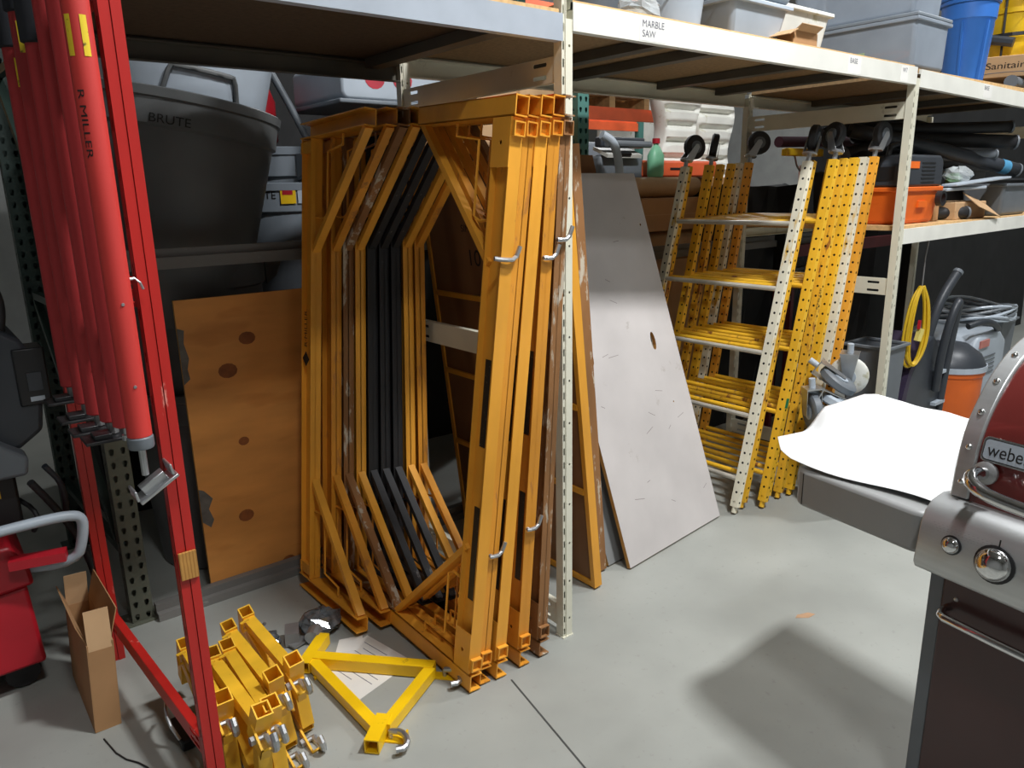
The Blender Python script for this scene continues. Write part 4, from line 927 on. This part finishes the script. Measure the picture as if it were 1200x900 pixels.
# ================================================================== right bay, middle shelf
ZM = 1.387
vc = thing('shop_vacuum', 'orange and black portable shop vacuum on the middle shelf behind the ivory post', 'vacuum', (4.4, 2.0, ZM))
b = B(); x0, x1, y0, y1 = 4.13, 4.6, 1.86, 2.14
b.add([(x0+.03, y0+.02, ZM), (x1-.03, y0+.02, ZM), (x1-.03, y1-.02, ZM), (x0+.03, y1-.02, ZM), (x0, y0, ZM+.19), (x1, y0, ZM+.19), (x1, y1, ZM+.19), (x0, y1, ZM+.19)], [(3, 2, 1, 0), (4, 5, 6, 7)]+[(i, (i+1) % 4, 4+(i+1) % 4, 4+i) for i in range(4)])
b.build('drum', m_oran, vc, bevel=.02, seg=3); B().box(x0-.008, x1+.008, y0-.008, y1+.008, ZM+.17, ZM+.195).build('drum_rim', m_oran, vc, bevel=.005)
b = B(); b.prism([(x0, ZM+.196), (x1, ZM+.196), (x1, ZM+.33), (x1-.04, ZM+.36), (x0+.05, ZM+.36), (x0, ZM+.31)], (0, y1, 0), X1, Z1, y1-y0); hd = b.build('motor_head', m_bplas, vc, bevel=.014, seg=3)
for k in range(6): B().box(x0+.2, x0+.36, y0-.0025, y0, ZM+.215+k*.02, ZM+.222+k*.02).build('vent_slot', m_dark, hd)
B().box(x0+.03, x0+.16, y0-.004, y0, ZM+.29, ZM+.325).build('orange_latch', m_oran, hd); B().box(x0-.004, x0, y0+.05, y1-.06, ZM+.23, ZM+.3).build('side_grip', m_dark, hd)
B().pipe([(x0+.1, y0+.14, ZM+.36), (x0+.12, y0+.14, ZM+.42), (x1-.12, y0+.14, ZM+.42), (x1-.1, y0+.14, ZM+.36)], .014, 10, smooth=1).build('carry_handle', m_dark, hd)
B().ring((x1-.06, y0-.012, ZM+.13), (0, -1, 0), .028, .042, .03, 18).build('hose_port', m_dark, vc); B().box(x0+.2, x0+.3, y0-.003, y0+.01, ZM+.085, ZM+.12).build('drum_dent', m_oran, vc)
pg = 'black vacuum tubes on the middle shelf'
def htube(lb, pts, r_, mat, band=None, open_=True):
    t = thing('vacuum_tube', lb, 'tube', pts[0], group=pg)
    B().pipe(pts, r_, 14, smooth=1, cap=not open_).build('tube', mat, t, smooth=60, solid=.004)
    a, c = V(pts[-2]), V(pts[-1]); d = (c-a).normalized()
    B().ring(c-d*.005, d, r_-.004, r_+.005, .012).build('end_rim', m_gplas, t, smooth=40)
    if band: B().ring(c-d*.14, d, r_, r_+.003, .06).build('blue_band', M('blue_tape', (80, 150, 190), .5), t, smooth=40)
    return t
htube('black tube with a light blue band poking out of the middle shelf', [(4.75, 2.5, 1.93), (5.1, 2.2, 1.83), (5.75, 1.88, 1.67)], .042, m_bplas, 1)
htube('black tube with a pale round mouth facing the aisle', [(4.9, 2.55, 1.9), (5.3, 2.3, 1.88), (5.72, 1.9, 1.845)], .042, m_rub)
htube('thin black tube above the pale mouthed one', [(4.9, 2.6, 1.95), (5.4, 2.2, 1.94), (5.68, 1.92, 1.94)], .034, m_rub)
htube('grey tube running under the blue banded one', [(4.85, 2.5, 1.75), (5.2, 2.2, 1.76), (5.55, 1.95, 1.77)], .03, m_gplas)
htube('short black tube lying beside the shop vacuum', [(4.66, 2.15, 1.425), (4.75, 2.0, 1.425), (4.98, 1.86, 1.425)], .034, m_rub)
htube('short grey tube on top of the short black one', [(4.66, 2.2, 1.5), (4.72, 2.1, 1.5), (4.82, 1.95, 1.5)], .028, m_bplas)
for i, pts in enumerate(([(4.7, 2.65, 1.9), (5.0, 2.55, 2.0), (5.6, 2.5, 1.99), (6.0, 2.4, 1.9), (5.6, 2.3, 1.82), (5.0, 2.35, 1.84), (4.72, 2.5, 1.78)], [(4.7, 2.4, 1.72), (5.0, 2.5, 1.85), (5.5, 2.45, 1.84), (5.95, 2.3, 1.75), (5.4, 2.25, 1.7), (4.9, 2.3, 1.7)])):
    tag(B().pipe(pts, .05, 12, smooth=2).build('coiled_hose', m_rub, None, smooth=60), ('upper', 'lower')[i]+' coiled black vacuum hose at the back of the middle shelf', 'hose', 'coiled black hoses')
tub('black_crate', 'black plastic crate carrying the vacuum hoses on the middle shelf', 'crate', 4.72, 5.95, 2.12, 2.72, ZM, .3, m_dark, .02)
tub('grey_bin', 'grey plastic bin at the right end of the middle shelf', 'bin', 5.5, 5.98, 1.84, 2.1, ZM, .2, m_gplas, .02)
carton('small cardboard box standing right behind the shop vacuum', 4.63, 4.7, 1.9, 2.1, ZM, ZM+.2)
t = thing('clear_bag', 'clear bag with green contents lying on grey plastic strips', 'bag', (5.1, 1.95, 1.53))
wad('', '', (5.08, 1.97, 1.64), .085, None, 12).build('film', m_clear, t); wad('', '', (5.06, 1.98, 1.62), .055, None, 13).build('green_contents', M('pale_green', (110, 150, 110), .6), t)
carton('flattened brown carton with the clear bag on top', 4.85, 5.3, 1.87, 2.1, ZM, ZM+.1, m_cardl)
t = tag(B().bar((4.8, 1.9, 1.585), (5.5, 1.86, 1.625), .09, .014).build('grey_strip', m_gcanl, None, bevel=.004), 'long light grey plastic strip across the flattened carton', 'strip')
t = tag(B().bar((4.76, 1.93, 1.56), (5.2, 1.88, 1.57), .08, .018).build('grey_strip', m_gcanl, None, bevel=.004), 'short grey plastic strip beneath the long one', 'strip')
t = tag(B().bar((4.98, 1.84, 1.50), (5.3, 1.83, 1.43), .14, .004, up=(0, -.6, .8)).build('carton_flap', m_cardl, None), 'loose pale cardboard flap hanging over the shelf edge', 'cardboard')

# ================================================================== right bay, floor
t = thing('upright_vacuum', 'dark grey upright carpet machine with a looped handle under the middle shelf', 'vacuum', (4.85, 1.95, 0))
b = B(); b.prism([(4.42, .03), (4.95, .03), (5.0, .3), (4.93, .62), (4.8, .72), (4.68, .68), (4.52, .5), (4.42, .25)], (0, 2.08, 0), X1, Z1, .2); b.build('body_shell', m_bplas, t, bevel=.03, seg=3)
b = B(); b.prism([(4.40, .06), (4.43, .06), (4.53, .5), (4.69, .70), (4.67, .73), (4.5, .53), (4.4, .26)], (0, 2.085, 0), X1, Z1, .21); b.build('shell_trim', M('plum_trim', (44, 34, 56), .5), t)
B().pipe([(4.78, 1.92, .6), (4.80, 1.9, .8), (4.86, 1.88, .95), (4.97, 1.86, 1.07)], .028, 12, smooth=2).build('handle_tube', m_bplas, t, smooth=60); B().lathe([(.03, 0), (.03, .02), (0, .022)], (4.965, 1.86, 1.065), 14, (.6, -.1, .6)).build('handle_cap', m_gplas, t)
B().pipe([(4.86, 1.86, .35), (4.83, 1.84, .6), (4.86, 1.82, .82), (4.92, 1.81, .92), (4.97, 1.83, .86), (4.99, 1.86, .6), (4.98, 1.88, .1)], .024, 12, smooth=2).build('suction_hose', m_bplas, t, smooth=60)
for z in (.25, .45): B().box(4.86, 5.0, 1.85, 1.9, z, z+.02).build('hose_clip', m_gcanl, t)
B().lathe([(0, -.02), (.06, -.02), (.07, 0), (.06, .02), (0, .02)], (4.9, 1.87, .07), 16, (0, 1, 0)).build('wheel', m_rub, t)
t = thing('yellow_cord', 'coil of yellow extension cord hanging beside the upright machine', 'cord', (4.45, 1.86, .55))
for k in range(9):
    o = random.uniform(-.02, .02); w_ = random.uniform(.04, .085); x, y = 4.50+o, 1.86+random.uniform(-.01, .01)
    B().pipe([(x, y, 1.03), (x-w_*.7, y+w_*.25, .95), (x-w_*1.1, y+w_*.4, .7), (x-w_*.7, y+w_*.2, .545+random.uniform(0, .05)), (x+w_*.3, y-w_*.1, .57), (x+w_, y-w_*.35, .72), (x+w_*.7, y-w_*.25, .93), (x+.005, y, 1.03)], .0065, 6, smooth=2).build('loop', m_ycord, t, smooth=60)
B().bar((4.47, 1.84, .72), (4.49, 1.835, .79), .025, .03).build('plug', M('pale_yellow_plug', (230, 214, 120), .5), t); B().bar((4.47, 1.84, .79), (4.475, 1.84, .84), .014, .014).build('red_tag', m_redp, t)
B().pipe([(4.5, 1.86, 1.03), (4.5, 1.86, 1.2), (4.5, 1.85, 1.3)], .004, 6).build('hanging_hook', m_steel, t)
tub('grey_bucket_bin', 'grey square bin standing left under the yellow cord', 'bin', 4.16, 4.40, 1.86, 2.1, 0, .72, m_gplas, .02)
ov = thing('canister_vacuum', 'orange drum vacuum with grey head behind the upright machine', 'vacuum', (5.35, 1.95, 0))
B().lathe([(0, .06), (.2, .06), (.215, .1), (.22, .36), (.23, .37), (.23, .4), (0, .4)], (5.35, 2.0, 0), 30).build('drum', m_oran, ov, smooth=35)
B().lathe([(.235, .4), (.235, .43), (.2, .5), (.12, .56), (0, .57)], (5.35, 2.0, 0), 30).build('motor_head', m_bplas, ov, smooth=40); B().ring((5.35, 2.0, .4), (0, 0, 1), .225, .24, .035, 30).build('white_band', m_gcanl, ov)
for a in (0, 120, 240): B().lathe([(0, -.02), (.03, -.02), (.03, .02), (0, .02)], (5.35+.2*math.cos(R(a)), 2.0+.2*math.sin(R(a)), .03), 12, (1, 0, 0)).build('caster', m_rub, ov)
gm = thing('carpet_cleaner', 'pale blue grey cleaner with a black hose behind the orange vacuum', 'machine', (5.8, 2.1, 0))
b = B(); b.prism([(5.55, .05), (6.1, .05), (6.1, .5), (5.95, .6), (5.6, .58), (5.55, .5)], (0, 2.4, 0), X1, Z1, .5); b.build('tank', m_gcanl, gm, bevel=.03, seg=3)
B().pipe([(5.5, 1.95, .66), (5.6, 1.9, .69), (5.75, 1.88, .66), (5.9, 1.9, .6)], .022, 10, smooth=2).build('hose', m_bplas, gm, smooth=60); B().box(5.6, 5.75, 1.89, 1.9, .5, .55).build('red_badge', M('pale_red_badge', (190, 120, 110), .5), gm)
for k in range(5): B().box(5.6, 5.9, 1.894, 1.9, .3+.03*k, .31+.03*k).build('grille_slat', m_gplas, gm)
for k in range(7):
    tt = B().pipe([(6.15+.32*math.cos(a)*(1-.02*k), 2.15+.25*math.sin(a), .64+.012*k+.03*math.sin(a*2+k)) for a in [2*math.pi*i/24 for i in range(25)]], .012, 6).build('coil_turn', m_gplas if k % 2 else m_gcanl, None)
    if k == 0: ch = thing('grey_hose_coil', 'coil of thin grey hoses lying on top at the right edge', 'hose', (6.15, 2.15, .6))
    tt.parent = ch; tt.data.transform(Matrix.Translation(-V(ch.location)))
tub('grey_bin', 'grey bin carrying the hose coil at the right edge', 'bin', 6.12, 6.42, 1.95, 2.4, 0, .62, m_gplas, .02)
t = thing('loop_tool', 'black loop handled tool behind the right post brace', 'tool', (4.45, 2.45, 0))
B().pipe([(4.47, 2.45, .02), (4.48, 2.45, 1.0), (4.42, 2.45, 1.15), (4.45, 2.45, 1.24), (4.58, 2.45, 1.26), (4.62, 2.45, 1.16), (4.5, 2.45, 1.05)], .014, 8, smooth=1).build('handle', m_dark, t); B().box(4.4, 4.56, 2.4, 2.5, 0, .04).build('foot', m_dark, t)
t = thing('dark_red_dolly', 'dark red steel dolly frame in the gap behind the yellow frames', 'dolly', (4.2, 2.55, 0))
for x in (4.14, 4.3): B().box(x, x+.03, 2.55, 2.58, .05, 1.0).build('rail', M('dark_red_steel', (86, 18, 26), .45), t)
for z in (.3, .6, .9): B().box(4.17, 4.3, 2.555, 2.575, z, z+.03).build('cross_bar', m_steel, t)
B().box(4.1, 4.36, 2.45, 2.6, .02, .05).build('toe_plate', m_dark, t)

# ================================================================== behind the shelving
osb = M('chip_wall_board', (150, 118, 78), .85, mott=.4, scale=24)
tag(B().box(4.1, 5.2, 3.3, 3.32, 0, 1.6).build('strand_board', osb, None, bevel=.003), 'tan strand board sheet standing behind the right bay', 'board')
def dark_block(lb, x0, x1, y0, y1, h, mat, seed):  # dark block added to blacken the background behind the shelving
    rnd = random.Random(seed); t = thing('dark_backdrop', lb, 'added dark block', ((x0+x1)/2, (y0+y1)/2, 0)); b = B(); n = 26; rows = [0, .25, .5, .75, 1]
    per = []
    for k in range(n):
        f = k/n*4; s_ = int(f); f -= s_
        per.append(((x0+(x1-x0)*f, y0), (x1, y0+(y1-y0)*f), (x1-(x1-x0)*f, y1), (x0, y1-(y1-y0)*f))[s_])
    vs = [(a+rnd.uniform(-.03, .03), c+rnd.uniform(-.03, .03), max(0, h*r_-(.0 if r_ < 1 else rnd.uniform(0, .05)))) for r_ in rows for a, c in per]
    b.add(vs, [(j*n+i, j*n+(i+1) % n, (j+1)*n+(i+1) % n, (j+1)*n+i) for j in range(4) for i in range(n)]+[tuple(range(4*n, 5*n))])
    b.build('block_shell', mat, t); B().box(x0-.02, x1+.02, y0-.025, y1+.02, h*.62, h*.62+.02).build('block_band', m_bplas, t)
    return t
m_backdrop = M('black_backdrop', (24, 24, 25), .65, mott=.3)
dark_block('tall black block added for darkness behind the right bay', 6.3, 10.2, 3.0, 3.7, 2.6, m_backdrop, 1)
dark_block('black block added for darkness behind the grey cans', .6, 3.4, 4.1, 4.9, 2.75, m_backdrop, 2)
dark_block('low black block added for darkness behind the loop handled tool', 4.1, 5.2, 2.97, 3.28, 1.62, m_backdrop, 3)
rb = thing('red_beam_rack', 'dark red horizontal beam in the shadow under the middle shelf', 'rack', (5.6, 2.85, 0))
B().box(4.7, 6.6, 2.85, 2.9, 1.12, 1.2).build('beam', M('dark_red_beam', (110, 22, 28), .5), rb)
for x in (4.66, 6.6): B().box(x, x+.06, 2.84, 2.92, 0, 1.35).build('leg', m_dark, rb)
# cardboard stack and cleaner machine behind the grey board
carton('tall cardboard carton standing on the floor behind the grey board', 3.45, 4.15, 3.05, 3.6, 0, 1.17)
for i, (z, r_, lb) in enumerate(((1.172, .085, 'lower brown paper roll on the tall carton'), (1.545, .062, 'upper brown paper roll below the red case'))):
    t = thing('paper_roll', lb, 'roll', (3.8, 3.2, z), group='brown paper rolls')
    B().cyl((3.5, 3.2, z+r_), (4.12, 3.2, z+r_), r_, n=22).build('roll', m_cardl, t, smooth=40); B().ring((4.12, 3.2, z+r_), (1, 0, 0), .02, .03, .004).build('core', m_card, t)
carton('flat carton between the two brown paper rolls', 3.48, 4.12, 3.08, 3.5, 1.345, 1.543)
t = thing('red_case', 'flat red plastic case under the white ribbed form', 'case', (3.9, 3.45, 1.67))
B().box(3.7, 4.5, 3.3, 3.6, 1.67, 1.775).build('shell', m_orbeam, t, bevel=.015); B().box(4.0, 4.16, 3.297, 3.3, 1.715, 1.73).build('grip_slot', m_dark, t)
carton('cardboard carton carrying the red case', 4.2, 4.62, 3.36, 3.62, 0, 1.668)
def form(lb, cx, y, z0, ph):
    t = thing('ribbed_form', lb, 'plastic form', (cx, y, z0), group='white ribbed plastic forms'); b = B(); nz, na = 56, 20; vs = []
    for j in range(nz+1):
        f = j/nz; z = z0+.62*f; hw = .2+.035*math.cos(2*math.pi*(f*1.25+ph)); rib = .045*max(0, math.sin(2*math.pi*f*6))
        for i in range(na):
            a = 2*math.pi*i/na; ca, sa = math.cos(a), math.sin(a); e = lambda q: math.copysign(abs(q)**.5, q)
            k = 1 if 0 < j < nz else .75
            dent = rib if sa < -.3 and abs(ca) < .75 else 0
            vs.append((cx+hw*e(ca)*k, y+(.075*e(sa)+dent)*k, z))
    b.add(vs, [(j*na+i, j*na+(i+1) % na, (j+1)*na+(i+1) % na, (j+1)*na+i) for j in range(nz) for i in range(na)]+[tuple(range(na))[::-1], tuple(range(nz*na, nz*na+na))])
    b.build('shell', m_whp, t, smooth=50); return t
form('white ribbed plastic form standing on the red case, left one', 4.22, 3.45, 1.776, .1)
form('white ribbed plastic form on the carton, right one beside the rack column', 4.66, 3.5, 1.67, .15)
carton('cardboard carton carrying the right white ribbed form', 4.63, 4.95, 3.36, 3.62, 0, 1.668)
sc = thing('floor_scrubber', 'light grey machine with a white display behind the top of the grey board', 'machine', (3.3, 3.35, 0))
B().box(3.1, 3.42, 3.1, 3.6, .0, 1.6).build('tank', m_gcanl, sc, bevel=.03); B().box(3.12, 3.7, 3.62, 3.7, 1.2, 1.9).build('rear_shell', m_gcan, sc, bevel=.02)
B().box(3.28, 3.66, 3.22, 3.28, 1.84, 1.9).build('control_bar', m_bplas, sc, bevel=.01); B().cyl((3.3, 3.2, 1.86), (3.68, 3.2, 1.86), .02, n=10).build('grip', m_gplas, sc)
b = B().bar((3.46, 3.2, 1.79), (3.46, 3.32, 1.84), .3, .02); b.build('display_panel', m_whp, sc); B().bar((3.46, 3.196, 1.795), (3.46, 3.22, 1.81), .1, .024).build('display', m_dark, sc)
B().pipe([(3.18, 3.12, 1.9), (3.26, 3.1, 1.86), (3.3, 3.1, 1.76), (3.31, 3.1, 1.65)], .025, 10, smooth=2).build('hose', m_gcanl, sc, smooth=60); B().box(3.3, 3.68, 3.25, 3.6, 1.6, 1.8).build('body', m_gplas, sc, bevel=.02)
B().box(3.42, 3.44, 3.1, 3.6, 1.2, 1.6).build('bracket', m_dark, sc)
jg = thing('spray_jug', 'pale green jug with a red cap beside the grey machine', 'jug', (3.76, 3.22, 1.672))
B().lathe([(0, 0), (.055, 0), (.062, .015), (.062, .13), (.03, .18), (.018, .19), (.018, .205), (0, .205)], (3.76, 3.22, 1.67), 16, sx=1, sy=.7).build('body', M('pale_green_jug', (130, 200, 160), .4), jg, smooth=45); B().lathe([(.024, 0), (.024, .03), (0, .032)], (3.76, 3.22, 1.87), 12).build('cap', m_redp, jg)
# far rack with orange beams and pallets
fr = thing('far_rack', 'far pallet rack with orange beams beyond the teal column', 'rack', (6.0, 5.5, 0))
for x in (4.6, 7.2):
    for y in (5.5, 6.4): B().box(x-.04, x+.04, y, y+.07, 0, 4.2).build('upright_column', m_teal, fr)
for z in (1.0, 2.27, 3.4):
    for y in (5.48, 6.42): pbeam(4.64, 7.16, y, z, .12, m_orbeam, fr)
def pallet(lb, x, y, z):
    t = thing('pallet', lb, 'pallet', (x, y, z), group='wooden pallets on the far rack')
    for k in range(6): B().box(x-.55, x+.55, y-.45+k*.165, y-.45+k*.165+.1, z+.105, z+.125).build('deck_board', m_wood, t)
    for xx in (-.55, -.04, .47): B().box(x+xx, x+xx+.08, y-.45, y+.48, z, z+.105).build('stringer', m_wood, t)
for i, (x, z) in enumerate(((5.75, 2.39), (5.75, 1.12))):
    pallet(('upper', 'lower')[i]+' wooden pallet on the orange beams of the far rack', x, 5.95, z)
    carton(('large carton on the upper far pallet', 'grey brown carton on the lower far pallet')[i], x-.5, x+.5, 5.5, 6.35, z+.126, z+(.9 if i == 0 else .75), m_cardl)
tag(B().box(7.3, 9.6, 7.2, 7.25, 0, 3.4).box(7.3, 9.6, 7.18, 7.2, 0, .12).build('white_partition', m_whp, None, bevel=.004), 'white partition panel far behind the yellow frames', 'panel')
tub('dark_bin', 'dark bin on the floor behind the yellow frames', 'bin', 4.15, 4.6, 4.3, 4.7, 0, .9, m_dark)
# purple roll and yellow squeegee behind the frame tops
t = tag(B().cyl((4.6, 2.9, 1.88), (5.5, 2.86, 1.9), .035, n=14).build('purple_roll', M('plum_fabric', (80, 40, 60), .8), None, smooth=40), 'dark plum fabric roll resting behind the frame casters', 'roll')
sq = thing('floor_squeegee', 'yellow headed floor squeegee standing upside behind the frame casters', 'squeegee', (4.4, 2.62, 0))
B().cyl((4.42, 2.62, 0), (4.42, 2.62, 1.72), .012, n=8).build('pole', m_zinc, sq); B().box(4.22, 4.64, 2.6, 2.64, 1.775, 1.82).build('head', m_hyel, sq, bevel=.008)
for s_ in (-1, 1): B().pipe([(4.42, 2.62, 1.68), (4.42+s_*.05, 2.62, 1.72), (4.42+s_*.08, 2.62, 1.775)], .006, 6).build('fork', m_zinc, sq)
